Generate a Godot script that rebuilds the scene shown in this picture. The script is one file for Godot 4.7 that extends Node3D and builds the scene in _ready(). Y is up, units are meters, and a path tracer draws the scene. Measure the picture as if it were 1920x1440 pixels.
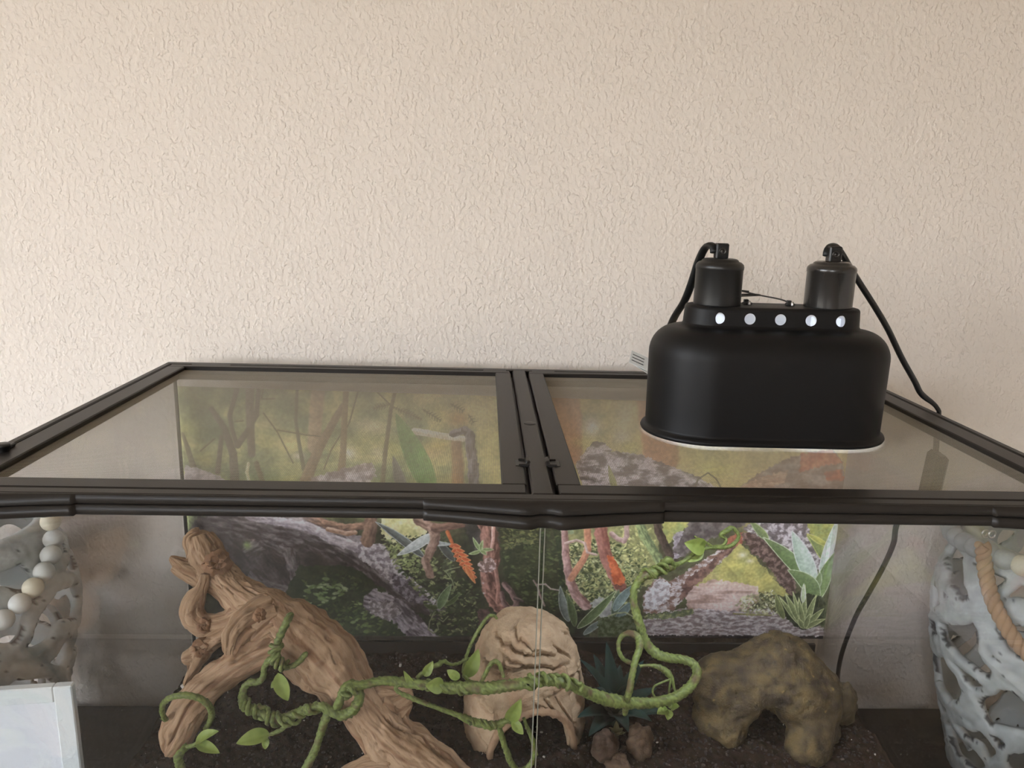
extends Node3D

const HW := 0.46      # half width of the tank
const DP := 0.465     # depth of the tank; the rear edge of its top frame is at z = 0, its top at y = 0
const TABLE := -0.54
var M := {}
var taken := {}
var rng := RandomNumberGenerator.new()
var noise := FastNoiseLite.new()

# ---------------------------------------------------------------- mesh builder
class MB:
	var v := PackedVector3Array()
	var n := PackedVector3Array()
	var uv := PackedVector2Array()
	var c := PackedColorArray()
	var ix := PackedInt32Array()
	var flat := false

	func p(pos: Vector3, t := Vector2.ZERO, col := Color.WHITE, nor := Vector3.UP) -> int:
		v.append(pos); n.append(nor); uv.append(t); c.append(col)
		return v.size() - 1

	# a flat four-cornered face that looks towards «out»
	func face(a: Vector3, b: Vector3, cc: Vector3, d: Vector3, out: Vector3, col := Color.WHITE) -> void:
		var nn := (b - a).cross(d - a)
		if nn.length_squared() < 1e-16:
			nn = (cc - b).cross(d - b)
		nn = nn.normalized()
		if nn.dot(out) < 0.0:
			nn = -nn
			var t := b
			b = d
			d = t
		flat = true
		var i := p(a, Vector2(0, 0), col, nn)
		p(b, Vector2(1, 0), col, nn); p(cc, Vector2(1, 1), col, nn); p(d, Vector2(0, 1), col, nn)
		ix.append_array([i, i + 2, i + 1, i, i + 3, i + 2])

	# a box whose edges are chamfered by ch
	func box(mid: Vector3, size: Vector3, ch := 0.0, bs := Basis.IDENTITY) -> void:
		var h := size / 2.0
		ch = minf(ch, 0.45 * minf(size.x, minf(size.y, size.z)))
		var k := h - Vector3.ONE * ch
		for ax in 3:
			var a1 := (ax + 1) % 3
			var a2 := (ax + 2) % 3
			for s in [-1.0, 1.0]:
				var q := []
				for e in [[-1, -1], [1, -1], [1, 1], [-1, 1]]:
					var w := Vector3.ZERO
					w[ax] = s * h[ax]; w[a1] = e[0] * k[a1]; w[a2] = e[1] * k[a2]
					q.append(mid + bs * w)
				var o := Vector3.ZERO
				o[ax] = s
				face(q[0], q[1], q[2], q[3], bs * o)
			if ch <= 0.0:
				continue
			for s1 in [-1.0, 1.0]:
				for s2 in [-1.0, 1.0]:
					var q := []
					for e in [[-1, 0], [1, 0], [1, 1], [-1, 1]]:
						var w := Vector3.ZERO
						w[ax] = e[0] * k[ax]
						w[a1] = s1 * (h[a1] if e[1] == 0 else k[a1])
						w[a2] = s2 * (k[a2] if e[1] == 0 else h[a2])
						q.append(mid + bs * w)
					var o := Vector3.ZERO
					o[a1] = s1; o[a2] = s2
					face(q[0], q[1], q[2], q[3], bs * o)
		if ch > 0.0:
			for sx in [-1.0, 1.0]:
				for sy in [-1.0, 1.0]:
					for sz in [-1.0, 1.0]:
						var sg := Vector3(sx, sy, sz)
						var a := mid + bs * (sg * Vector3(h.x, k.y, k.z))
						var b := mid + bs * (sg * Vector3(k.x, h.y, k.z))
						var d := mid + bs * (sg * Vector3(k.x, k.y, h.z))
						face(a, b, d, d, bs * sg)

	# joins rows of points (each row an Array of vertex numbers) into a smooth sheet
	func sheet(rows: Array, closed := false, flip := false) -> void:
		for r in rows.size() - 1:
			var a: PackedInt32Array = rows[r]
			var b: PackedInt32Array = rows[r + 1]
			var m := a.size()
			for k in (m if closed else m - 1):
				var k2 := (k + 1) % m
				if flip:
					ix.append_array([a[k], b[k2], b[k], a[k], a[k2], b[k2]])
				else:
					ix.append_array([a[k], b[k], b[k2], a[k], b[k2], a[k2]])

	func add(o: MB) -> void:
		var base := v.size()
		v.append_array(o.v); n.append_array(o.n); uv.append_array(o.uv); c.append_array(o.c)
		for i in o.ix:
			ix.append(i + base)

	func mesh() -> ArrayMesh:
		var a := []
		a.resize(Mesh.ARRAY_MAX)
		a[Mesh.ARRAY_VERTEX] = v; a[Mesh.ARRAY_NORMAL] = n; a[Mesh.ARRAY_TEX_UV] = uv; a[Mesh.ARRAY_COLOR] = c; a[Mesh.ARRAY_INDEX] = ix
		if flat:
			var am := ArrayMesh.new()
			am.add_surface_from_arrays(Mesh.PRIMITIVE_TRIANGLES, a)
			return am
		var st := SurfaceTool.new()
		st.create_from_arrays(a)
		st.generate_normals()
		return st.commit()

	# a tube through points (with radii); fx squashes it across its own frame's second axis
	func tube(pts: PackedVector3Array, rad: PackedFloat32Array, sides := 10, squash := 1.0, up := Vector3.UP, caps := true, col := Color.WHITE) -> void:
		var rows := []
		var m := pts.size()
		var t := (pts[1] - pts[0]).normalized()
		var x := up.cross(t)
		if x.length() < 0.05:
			x = Vector3.RIGHT.cross(t)
		x = x.normalized()
		var along := 0.0
		for i in m:
			var t2 := (pts[mini(i + 1, m - 1)] - pts[maxi(i - 1, 0)]).normalized()
			x = (x - t2 * x.dot(t2)).normalized()
			var y := t2.cross(x)
			if i > 0:
				along += pts[i].distance_to(pts[i - 1])
			var row := PackedInt32Array()
			for k in sides:
				var a := TAU * k / sides
				row.append(p(pts[i] + (x * cos(a) + y * sin(a) * squash) * rad[i], Vector2(float(k) / sides, along), col))
			rows.append(row)
		sheet(rows, true)
		if caps:
			for e in [0, m - 1]:
				var mid := p(pts[e], Vector2.ZERO, col)
				var row: PackedInt32Array = rows[e]
				for k in sides:
					if e == 0:
						ix.append_array([mid, row[k], row[(k + 1) % sides]])
					else:
						ix.append_array([mid, row[(k + 1) % sides], row[k]])

	# a lathe: profile of Vector2(radius, height) about the y axis at «at»
	func lathe(prof: Array, segs: int, at := Vector3.ZERO, bs := Basis.IDENTITY) -> void:
		var rows := []
		for q: Vector2 in prof:
			var row := PackedInt32Array()
			for k in segs:
				var a := TAU * k / segs
				row.append(p(at + bs * Vector3(cos(a) * q.x, q.y, sin(a) * q.x), Vector2(float(k) / segs, q.y)))
			rows.append(row)
		sheet(rows, true, true)

# ---------------------------------------------------------------- naming
func numbered(called: String, parent: Node) -> String:
	var key := str(parent.get_instance_id()) + called
	taken[key] = taken.get(key, -1) + 1
	return called if taken[key] == 0 else "%s_%03d" % [called, taken[key]]

func obj(called: String, mesh: Mesh, m: Material, parent: Node = self) -> MeshInstance3D:
	var o := MeshInstance3D.new()
	o.name = numbered(called, parent)
	o.mesh = mesh
	o.material_override = null
	for i in mesh.get_surface_count():
		o.set_surface_override_material(i, m)
	parent.add_child(o, true)
	return o

func tag(o: Node3D, label: String, category: String, group := "") -> Node3D:
	o.set_meta("label", label)
	o.set_meta("category", category)
	if group != "":
		o.set_meta("group", group)
	return o

func thing(called: String, label: String, category: String, at := Vector3.ZERO, turn := 0.0, group := "") -> Node3D:
	var o := Node3D.new()
	o.name = numbered(called, self)
	add_child(o, true)
	o.position = at
	o.rotation.y = turn
	tag(o, label, category, group)
	return o

func struct(called: String, mesh: Mesh, m: Material, parent: Node = self) -> MeshInstance3D:
	var o := obj(called, mesh, m, parent)
	if parent == self:
		o.set_meta("kind", "structure")
	return o

# ---------------------------------------------------------------- curves
# Catmull-Rom through Vector4(x, y, z, radius), resampled about every «step» metres
func smooth4(pts: Array, step: float) -> Array:
	var pos := PackedVector3Array()
	var rad := PackedFloat32Array()
	for i in pts.size() - 1:
		var a: Vector4 = pts[maxi(i - 1, 0)]
		var b: Vector4 = pts[i]
		var c: Vector4 = pts[i + 1]
		var d: Vector4 = pts[mini(i + 2, pts.size() - 1)]
		var ln := Vector3(b.x, b.y, b.z).distance_to(Vector3(c.x, c.y, c.z))
		var k := maxi(1, int(ceil(ln / step)))
		for j in k:
			var t := float(j) / k
			var q := 0.5 * (2.0 * b + (c - a) * t + (2.0 * a - 5.0 * b + 4.0 * c - d) * t * t + (3.0 * b - a - 3.0 * c + d) * t * t * t)
			pos.append(Vector3(q.x, q.y, q.z)); rad.append(q.w)
	var e: Vector4 = pts[-1]
	pos.append(Vector3(e.x, e.y, e.z)); rad.append(e.w)
	return [pos, rad]

func same(k: int, r: float) -> PackedFloat32Array:
	var a := PackedFloat32Array()
	a.resize(k); a.fill(r)
	return a

# ---------------------------------------------------------------- materials
func mat(called: String, col: Color, rough := 0.6, metal := 0.0, spec := 0.5) -> StandardMaterial3D:
	var m := StandardMaterial3D.new()
	m.resource_name = called
	m.albedo_color = col
	m.roughness = rough
	m.metallic = metal
	m.metallic_specular = spec
	M[called] = m
	return m

func noise_tex(size: int, freq: float, oct: int, seed_: int, ramp: Array = [], kind := FastNoiseLite.TYPE_SIMPLEX_SMOOTH) -> NoiseTexture2D:
	var f := FastNoiseLite.new()
	f.noise_type = kind
	f.seed = seed_
	f.frequency = freq
	f.fractal_octaves = oct
	var t := NoiseTexture2D.new()
	t.width = size; t.height = size
	t.seamless = true
	t.seamless_blend_skirt = 0.25
	t.noise = f
	if ramp.size() > 0:
		var g := Gradient.new()
		var offs := PackedFloat32Array()
		var cols := PackedColorArray()
		for i in ramp.size():
			offs.append(ramp[i][0]); cols.append(ramp[i][1])
		g.offsets = offs; g.colors = cols
		t.color_ramp = g
	return t

func triplanar(m: StandardMaterial3D, scale_: float, world := false) -> void:
	m.uv1_triplanar = true
	m.uv1_world_triplanar = world
	m.uv1_scale = Vector3.ONE * scale_

# the relief of a sprayed «orange peel» wall: soft blobs that run on a slant
func peel_image(size: int) -> ImageTexture:
	var f := FastNoiseLite.new()
	f.noise_type = FastNoiseLite.TYPE_SIMPLEX_SMOOTH
	f.seed = 5
	f.frequency = 0.034
	f.fractal_octaves = 3
	f.fractal_gain = 0.45
	var a := f.get_seamless_image(size, size, false, false, 0.2)
	f.seed = 19
	f.frequency = 0.02
	f.fractal_octaves = 2
	var b := f.get_seamless_image(size, size, false, false, 0.2)
	var da := a.get_data()
	var db := b.get_data()
	var out := PackedByteArray()
	out.resize(size * size)
	for i in size * size:
		var h := (da[i] - 118.0) / 70.0
		var g := clampf((db[i] - 120.0) / 60.0, -1.0, 1.0)
		h = smoothstep(-0.75, 0.95, h) * (0.85 + 0.4 * g)
		out[i] = clampi(int(30.0 + h * 170.0), 0, 255)
	var im := Image.create_from_data(size, size, false, Image.FORMAT_L8, out)
	im.convert(Image.FORMAT_RGBA8)
	im.bump_map_to_normal_map(5.0)
	return ImageTexture.create_from_image(im)

func make_materials() -> void:
	var w := mat("wall_paint", Color(0.875, 0.832, 0.785), 0.82, 0.0, 0.3)
	w.normal_enabled = true
	w.normal_texture = peel_image(1024)
	w.normal_scale = 0.62
	triplanar(w, 3.0, true)
	w.uv1_scale = Vector3(3.5, 2.5, 3.5)
	mat("ceiling_paint", Color(0.9, 0.88, 0.85), 0.9)
	var fl := mat("floor_carpet", Color(0.56, 0.50, 0.43), 0.95, 0.0, 0.1)
	fl.albedo_texture = noise_tex(256, 0.08, 3, 3, [[0.0, Color(0.8, 0.8, 0.8)], [1.0, Color(1, 1, 1)]])
	triplanar(fl, 3.0, true)
	mat("white_trim", Color(0.88, 0.87, 0.85), 0.45)
	var bp := mat("black_plastic", Color(0.155, 0.139, 0.125), 0.38, 0.0, 0.34)
	bp.heightmap_enabled = true
	bp.heightmap_texture = noise_tex(256, 0.25, 2, 8)
	bp.heightmap_scale = 0.006
	triplanar(bp, 14.0)
	mat("clip_plastic", Color(0.075, 0.072, 0.07), 0.4)
	mat("screen_wire", Color(0.64, 0.60, 0.535), 0.55, 0.1)
	var gl := mat("clear_glass", Color(0.06, 0.07, 0.065, 0.05), 0.0, 0.0, 0.5)
	gl.transparency = BaseMaterial3D.TRANSPARENCY_ALPHA
	var wg := mat("window_glass", Color(1, 1, 1, 0.0), 0.0, 0.0, 0.5)
	wg.transparency = BaseMaterial3D.TRANSPARENCY_ALPHA
	mat("ground_edge", Color(0.50, 0.49, 0.44), 0.35)
	mat("lamp_black", Color(0.06, 0.056, 0.055), 0.5, 0.0, 0.36)
	mat("lamp_white", Color(0.93, 0.93, 0.94), 0.45)
	mat("socket_black", Color(0.15, 0.14, 0.13), 0.24, 0.0, 0.55)
	mat("cord_black", Color(0.05, 0.05, 0.05), 0.5)
	mat("steel", Color(0.72, 0.70, 0.68), 0.28, 0.9)
	mat("paper", Color(0.86, 0.86, 0.84), 0.8)
	var gw := mat("bulb_glow", Color(0.95, 0.95, 0.95), 0.4)
	gw.emission_enabled = true
	gw.emission = Color(0.90, 0.94, 1.0)
	gw.emission_energy_multiplier = 0.75
	var tb := mat("table_top", Color(0.085, 0.074, 0.064), 0.42, 0.0, 0.3)
	tb.albedo_texture = noise_tex(512, 0.03, 4, 12, [[0.2, Color(0.75, 0.72, 0.7)], [0.8, Color(1, 1, 1)]])
	tb.uv1_triplanar = true
	tb.uv1_scale = Vector3(0.6, 6.0, 6.0)
	more_materials()
const LAMP_ENERGY := 0.16
const EXPOSURE := 0.80

func _ready() -> void:
	rng.seed = 7
	var cam := Camera3D.new()
	cam.name = "camera"
	cam.fov = 53.174
	cam.near = 0.02
	cam.position = Vector3(-0.04794, 0.21252, 0.99971)
	cam.rotation = Vector3(-0.2293479, -0.0396838, 0.0284974)
	cam.current = true
	add_child(cam, true)
	var we := WorldEnvironment.new()
	we.name = "environment"
	var env := Environment.new()
	var sky := Sky.new()
	var ps := ProceduralSkyMaterial.new()
	ps.sky_top_color = Color(0.68, 0.74, 0.82)
	ps.sky_horizon_color = Color(0.87, 0.875, 0.88)
	ps.ground_bottom_color = Color(0.46, 0.44, 0.40)
	ps.ground_horizon_color = Color(0.62, 0.61, 0.58)
	ps.energy_multiplier = SKY_ENERGY
	sky.sky_material = ps
	env.sky = sky
	env.background_mode = Environment.BG_SKY
	env.tonemap_mode = Environment.TONE_MAPPER_LINEAR
	env.tonemap_exposure = EXPOSURE
	env.sdfgi_enabled = true
	env.ssao_enabled = true
	env.ssil_enabled = true
	we.environment = env
	add_child(we, true)
	make_materials()
	build_room()
	build_table()
	build_tank()
	build_lamp()
	build_contents()
# ---------------------------------------------------------------- setting
func build_room() -> void:
	var x0 := -2.4; var x1 := 1.8; var z0 := -0.05; var z1 := 4.2; var y0 := -1.35; var y1 := 1.25
	var t := 0.12
	var b := MB.new()
	b.box(Vector3((x0 + x1) / 2, (y0 + y1) / 2, z0 - t / 2), Vector3(x1 - x0 + 2 * t, y1 - y0 + 2 * t, t))
	struct("wall_back", b.mesh(), M.wall_paint)
	# the wall behind the camera, with an added, unseen window for frontal fill light
	var vx0 := -1.9; var vx1 := -0.7; var vy0 := -0.5; var vy1 := 0.95
	b = MB.new()
	b.box(Vector3((x0 + x1) / 2, (y0 + vy0) / 2 - t / 2, z1 + t / 2), Vector3(x1 - x0 + 2 * t, vy0 - y0 + t, t))
	b.box(Vector3((x0 + x1) / 2, (y1 + vy1) / 2 + t / 2, z1 + t / 2), Vector3(x1 - x0 + 2 * t, y1 - vy1 + t, t))
	b.box(Vector3((x0 + vx0) / 2 - t / 2, (vy0 + vy1) / 2, z1 + t / 2), Vector3(vx0 - x0 + t, vy1 - vy0, t))
	b.box(Vector3((x1 + vx1) / 2 + t / 2, (vy0 + vy1) / 2, z1 + t / 2), Vector3(x1 - vx1 + t, vy1 - vy0, t))
	struct("wall_front", b.mesh(), M.wall_paint)
	var rear := Node3D.new()
	rear.name = "added_window_2"
	add_child(rear, true)
	rear.set_meta("kind", "structure")
	b = MB.new()
	for s in [[(vx0 + vx1) / 2, vy0 + 0.025, vx1 - vx0, 0.05], [(vx0 + vx1) / 2, vy1 - 0.025, vx1 - vx0, 0.05], [vx0 + 0.025, (vy0 + vy1) / 2, 0.05, vy1 - vy0 - 0.1], [vx1 - 0.025, (vy0 + vy1) / 2, 0.05, vy1 - vy0 - 0.1]]:
		b.box(Vector3(s[0], s[1], z1 + t / 2), Vector3(s[2], s[3], 0.07), 0.004)
	obj("window_frame", b.mesh(), M.white_trim, rear)
	b = MB.new()
	b.box(Vector3((vx0 + vx1) / 2, (vy0 + vy1) / 2, z1 + t / 2), Vector3(vx1 - vx0 - 0.1, vy1 - vy0 - 0.1, 0.004))
	obj("pane", b.mesh(), M.window_glass, rear)
	b = MB.new()
	b.box(Vector3(x1 + t / 2, (y0 + y1) / 2, (z0 + z1) / 2), Vector3(t, y1 - y0 + 2 * t, z1 - z0))
	struct("wall_right", b.mesh(), M.wall_paint)
	b = MB.new()
	b.box(Vector3((x0 + x1) / 2, y0 - t / 2, (z0 + z1) / 2), Vector3(x1 - x0, t, z1 - z0))
	struct("floor", b.mesh(), M.floor_carpet)
	b = MB.new()
	b.box(Vector3((x0 + x1) / 2, y1 + t / 2, (z0 + z1) / 2), Vector3(x1 - x0, t, z1 - z0))
	struct("ceiling", b.mesh(), M.ceiling_paint)
	# the left wall with its window opening
	var wz0 := 1.0; var wz1 := 3.0; var wy0 := -0.6; var wy1 := 1.0
	var cx := x0 - t / 2
	b = MB.new()
	b.box(Vector3(cx, (y0 + wy0) / 2 - t / 2, (z0 + z1) / 2), Vector3(t, wy0 - y0 + t, z1 - z0))
	b.box(Vector3(cx, (y1 + wy1) / 2 + t / 2, (z0 + z1) / 2), Vector3(t, y1 - wy1 + t, z1 - z0))
	b.box(Vector3(cx, (wy0 + wy1) / 2, (z0 + wz0) / 2), Vector3(t, wy1 - wy0, wz0 - z0))
	b.box(Vector3(cx, (wy0 + wy1) / 2, (z1 + wz1) / 2), Vector3(t, wy1 - wy0, z1 - wz1))
	struct("wall_left", b.mesh(), M.wall_paint)
	var win := Node3D.new()
	win.name = "window_1"
	add_child(win, true)
	win.set_meta("kind", "structure")
	var f := 0.05
	b = MB.new()
	for s in [[(wz0 + wz1) / 2, wy0 + f / 2, wz1 - wz0, f], [(wz0 + wz1) / 2, wy1 - f / 2, wz1 - wz0, f], [wz0 + f / 2, (wy0 + wy1) / 2, f, wy1 - wy0 - 2 * f], [wz1 - f / 2, (wy0 + wy1) / 2, f, wy1 - wy0 - 2 * f], [(wz0 + wz1) / 2, (wy0 + wy1) / 2, f * 1.4, wy1 - wy0 - 2 * f]]:
		b.box(Vector3(cx, s[1], s[0]), Vector3(0.07, s[3], s[2]), 0.004)
	obj("window_frame", b.mesh(), M.white_trim, win)
	for s in [-1.0, 1.0]:
		b = MB.new()
		var w := (wz1 - wz0) / 2 - f * 1.7
		b.box(Vector3(cx, (wy0 + wy1) / 2, (wz0 + wz1) / 2 + s * (w / 2 + f * 0.7)), Vector3(0.004, wy1 - wy0 - 2 * f, w))
		obj("pane", b.mesh(), M.window_glass, win)
	b = MB.new()
	b.box(Vector3(x0 + 0.02, wy0 - 0.012, (wz0 + wz1) / 2), Vector3(0.12, 0.024, wz1 - wz0 + 0.08), 0.004)
	obj("window_sill", b.mesh(), M.white_trim, win)
	# skirting
	b = MB.new()
	b.box(Vector3((x0 + x1) / 2, y0 + 0.045, z0 + 0.007), Vector3(x1 - x0, 0.09, 0.014), 0.004)
	struct("baseboard_back", b.mesh(), M.white_trim)

func build_table() -> void:
	var t := thing("table", "dark brown wooden table under the glass terrarium", "table", Vector3(0, -1.35, 0.26))
	var top := TABLE + 1.35
	var b := MB.new()
	b.box(Vector3(0, top - 0.018, 0), Vector3(1.9, 0.036, 0.6), 0.005)
	obj("table_top", b.mesh(), M.table_top, t)
	b = MB.new()
	for s in [[0, 0.27, 1.72, 0.02], [0, -0.27, 1.72, 0.02]]:
		b.box(Vector3(s[0], top - 0.086, s[1]), Vector3(s[2], 0.1, s[3]), 0.003)
	for s in [-0.86, 0.86]:
		b.box(Vector3(s, top - 0.086, 0), Vector3(0.02, 0.1, 0.52), 0.003)
	obj("apron", b.mesh(), M.table_top, t)
	for sx in [-1, 1]:
		for sz in [-1, 1]:
			b = MB.new()
			b.box(Vector3(sx * 0.88, (top - 0.036) / 2, sz * 0.255), Vector3(0.06, top - 0.036, 0.06), 0.005)
			obj("leg", b.mesh(), M.table_top, t)

# ---------------------------------------------------------------- the tank
# how far the finger lips bulge at a place along the front
func lip(x: float) -> float:
	var a := absf(x)
	if a < 0.0895:
		return 0.0028 + 0.0125 * pow(clampf((0.0895 - a) / 0.0735, 0.0, 1.0), 1.3) * (1.0 if a > 0.006 else 0.75)
	if a > 0.3415:
		return 0.0028 + 0.012 * pow(clampf((a - 0.3415) / 0.08, 0.0, 1.0), 1.3)
	return 0.0

func build_tank() -> void:
	var t := thing("terrarium", "long glass terrarium with a black frame and two mesh screen lids", "terrarium", Vector3(0, TABLE, DP / 2))
	var o := Vector3(0, -TABLE, -DP / 2)      # from the tank's own origin to the rear edge of its top
	var b: MB
	# top frame: rim strips on all four sides, an inner skirt, the middle bar
	b = MB.new()
	var h := 0.017
	b.box(o + Vector3(0, -h / 2, 0.006), Vector3(2 * HW, h, 0.012), 0.0012)
	b.box(o + Vector3(0, -h / 2, DP - 0.0055), Vector3(2 * HW, h, 0.011), 0.0012)
	for s in [-1.0, 1.0]:
		b.box(o + Vector3(s * (HW - 0.004), -h / 2, DP / 2), Vector3(0.008, h, DP - 0.022), 0.0012)
		b.box(o + Vector3(s * (HW - 0.013), -0.013, DP / 2), Vector3(0.022, 0.009, DP - 0.03), 0.001)
	b.box(o + Vector3(0, -0.0135, 0.019), Vector3(2 * HW - 0.03, 0.008, 0.016), 0.001)
	b.box(o + Vector3(0, -0.0135, DP - 0.018), Vector3(2 * HW - 0.03, 0.008, 0.016), 0.001)
	obj("top_frame", b.mesh(), M.black_plastic, t)
	b = MB.new()
	b.box(o + Vector3(0, -0.006, DP / 2), Vector3(0.0172, 0.012, DP - 0.022), 0.0015)
	b.box(o + Vector3(0, -0.011, DP / 2), Vector3(0.036, 0.004, DP - 0.03), 0.0008)
	var cb := obj("center_bar", b.mesh(), M.black_plastic, t)
	b = MB.new()
	b.lathe([Vector2(0.0062, 0.0), Vector2(0.0062, 0.0003), Vector2(0.0054, 0.0006), Vector2(0.0002, 0.0006)], 24, o + Vector3(0.0005, 0.0, 0.262))
	obj("mold_mark", b.mesh(), M.black_plastic, cb)
	# front fascia: two lips, bulging in the middle and near both ends
	for part in 2:
		b = MB.new()
		var rows := []
		var xs := []
		for i in 185:
			xs.append(-HW + 2 * HW * i / 184.0)
		for e in [-0.3415, -0.0895, 0.0895, 0.3415]:
			xs.append(e - 0.0003); xs.append(e + 0.0003)
		xs.sort()
		for x: float in xs:
			var g := lip(x)
			var prof: Array
			if part == 0:
				prof = [Vector2(-0.001, -0.0004), Vector2(0.001 + g * 0.1, 0.0), Vector2(0.002 + g * 0.2, -0.0008), Vector2(0.0026 + g * 0.8, -0.0066), Vector2(0.002 + g * 0.75, -0.0072), Vector2(-0.001, -0.0072)]
			else:
				prof = [Vector2(-0.001, -0.0076), Vector2(0.0022 + g * 0.85, -0.0076), Vector2(0.0036 + g, -0.0082), Vector2(0.0038 + g, -0.0142 - g * 0.12), Vector2(0.003 + g * 0.9, -0.0154 - g * 0.12), Vector2(-0.001, -0.0152)]
			var row := PackedInt32Array()
			for q: Vector2 in prof:
				row.append(b.p(o + Vector3(x, q.y, DP + q.x)))
			rows.append(row)
		b.sheet(rows, false, false)
		obj("front_lip", b.mesh(), M.black_plastic, t)
	# screen lids
	for s in [-1.0, 1.0]:
		var xi := 0.0127      # inner edge (by the middle bar)
		var xo := HW - 0.0105
		var zb := 0.0145
		var zf := DP - 0.0125
		b = MB.new()
		var w := 0.0195
		var mx: float = s * (xi + xo) / 2
		b.box(o + Vector3(mx, -0.0035, zf - 0.0095), Vector3(xo - xi, 0.007, 0.019), 0.001)
		b.box(o + Vector3(mx, -0.0035, zb + 0.006), Vector3(xo - xi, 0.007, 0.012), 0.001)
		b.box(o + Vector3(s * (xi + w / 2 - 0.001), -0.0035, (zb + zf) / 2 - 0.0035), Vector3(w, 0.007, zf - zb - 0.031), 0.001)
		b.box(o + Vector3(s * (xo - 0.0105), -0.0035, (zb + zf) / 2 - 0.0035), Vector3(0.021, 0.007, zf - zb - 0.031), 0.001)
		var lid := obj("screen_lid", b.mesh(), M.black_plastic, t)
		lid.set_meta("label", "left screen lid" if s < 0 else "right screen lid under the heat lamp")
		# woven wires, one real wire each
		b = MB.new()
		var ax := xi + w - 0.003
		var bx := xo - 0.018
		var az := zb + 0.01
		var bz := zf - 0.017
		var pitch := 0.00155
		var r := 0.000125
		var yy := -0.0052
		for i in int((bx - ax) / pitch):
			var x: float = s * (ax + i * pitch)
			wire(b, o + Vector3(x, yy, az), o + Vector3(x, yy, bz), r)
		for i in int((bz - az) / pitch):
			var z := az + i * pitch
			wire(b, o + Vector3(s * ax, yy + 0.0003, z), o + Vector3(s * bx, yy + 0.0003, z), r)
		var ms := obj("screen_mesh", b.mesh(), M.screen_wire, lid)
		ms.set_meta("kind", "stuff")
		# latch: a well with a springy tab that grips the middle bar
		b = MB.new()
		b.box(o + Vector3(s * 0.0135, -0.0004, 0.3835), Vector3(0.011, 0.0016, 0.0155), 0.0004)
		var latch := obj("latch", b.mesh(), M.clip_plastic, lid)
		b = MB.new()
		b.box(o + Vector3(s * 0.0085, 0.0018, 0.3835), Vector3(0.0035, 0.005, 0.012), 0.0008, Basis(Vector3.BACK, s * 0.35))
		b.box(o + Vector3(s * 0.0115, 0.0010, 0.3905), Vector3(0.009, 0.0016, 0.0016), 0.0004)
		b.box(o + Vector3(s * 0.0115, 0.0010, 0.3765), Vector3(0.009, 0.0016, 0.0016), 0.0004)
		obj("tab", b.mesh(), M.black_plastic, latch)
		# hinge tongues at the back
		for hx in [[0.032, 0.03], [0.4, 0.05]]:
			b = MB.new()
			b.box(o + Vector3(s * hx[0], -0.0015, 0.0125), Vector3(hx[1], 0.003, 0.006), 0.0006)
			obj("hinge", b.mesh(), M.black_plastic, lid)
		# turning lock by the outer front corner
		b = MB.new()
		var kp := o + Vector3(s * 0.4475, 0.0, 0.373)
		b.lathe([Vector2(0.0048, -0.001), Vector2(0.0048, 0.0035), Vector2(0.0056, 0.0042), Vector2(0.0056, 0.0058), Vector2(0.0048, 0.0066), Vector2(0.0002, 0.0066)], 20, kp)
		var lock := obj("lock", b.mesh(), M.clip_plastic, lid)
		b = MB.new()
		b.box(kp + Vector3(0, 0.0015, -0.008), Vector3(0.004, 0.003, 0.014), 0.0008)
		obj("lock_arm", b.mesh(), M.clip_plastic, lock)
	# glass: sides, back, floor and the two front doors with ground edges
	var gy0 := 0.03
	var gy1 := -TABLE - 0.014
	for s in [-1.0, 1.0]:
		b = MB.new()
		b.box(Vector3(s * (HW - 0.0115), (gy0 + gy1) / 2, 0), Vector3(0.004, gy1 - gy0, DP - 0.03))
		obj("side_glass", b.mesh(), M.clear_glass, t)
		if s < 0:
			b = MB.new()
			b.box(o + Vector3(s * (HW - 0.0128), -0.265, 0.0135), Vector3(0.0035, 0.5, 0.0035))
			obj("corner_seal", b.mesh(), M.clip_plastic, t)
	b = MB.new()
	b.box(o + Vector3(0, -0.264, 0.006), Vector3(2 * HW - 0.03, gy1 - gy0, 0.004))
	obj("back_glass", b.mesh(), M.clear_glass, t)
	for s in [-1.0, 1.0]:
		b = MB.new()
		var w := HW - 0.014
		b.box(o + Vector3(s * (w / 2 + 0.0016), -0.264, DP - 0.006), Vector3(w, gy1 - gy0, 0.004))
		var dg := obj("front_door", b.mesh(), M.clear_glass, t)
		b = MB.new()
		b.box(o + Vector3(s * 0.0017, -0.264, DP - 0.006), Vector3(0.0006, gy1 - gy0, 0.0042))
		obj("glass_edge", b.mesh(), M.ground_edge, dg)
	# base frame
	b = MB.new()
	for s in [-1.0, 1.0]:
		b.box(Vector3(s * (HW - 0.005), 0.02, 0), Vector3(0.01, 0.04, DP), 0.0015)
		b.box(Vector3(0, 0.025, s * (DP / 2 - 0.005)), Vector3(2 * HW - 0.02, 0.05, 0.01), 0.0015)
	b.box(Vector3(0, 0.012, 0), Vector3(2 * HW - 0.02, 0.006, DP - 0.02))
	obj("base_frame", b.mesh(), M.black_plastic, t)
	b = MB.new()
	b.box(Vector3(0, 0.084, -DP / 2 + 0.0105), Vector3(2 * HW - 0.03, 0.113, 0.004))
	obj("rear_kick_strip", b.mesh(), M.black_plastic, t)

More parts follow.
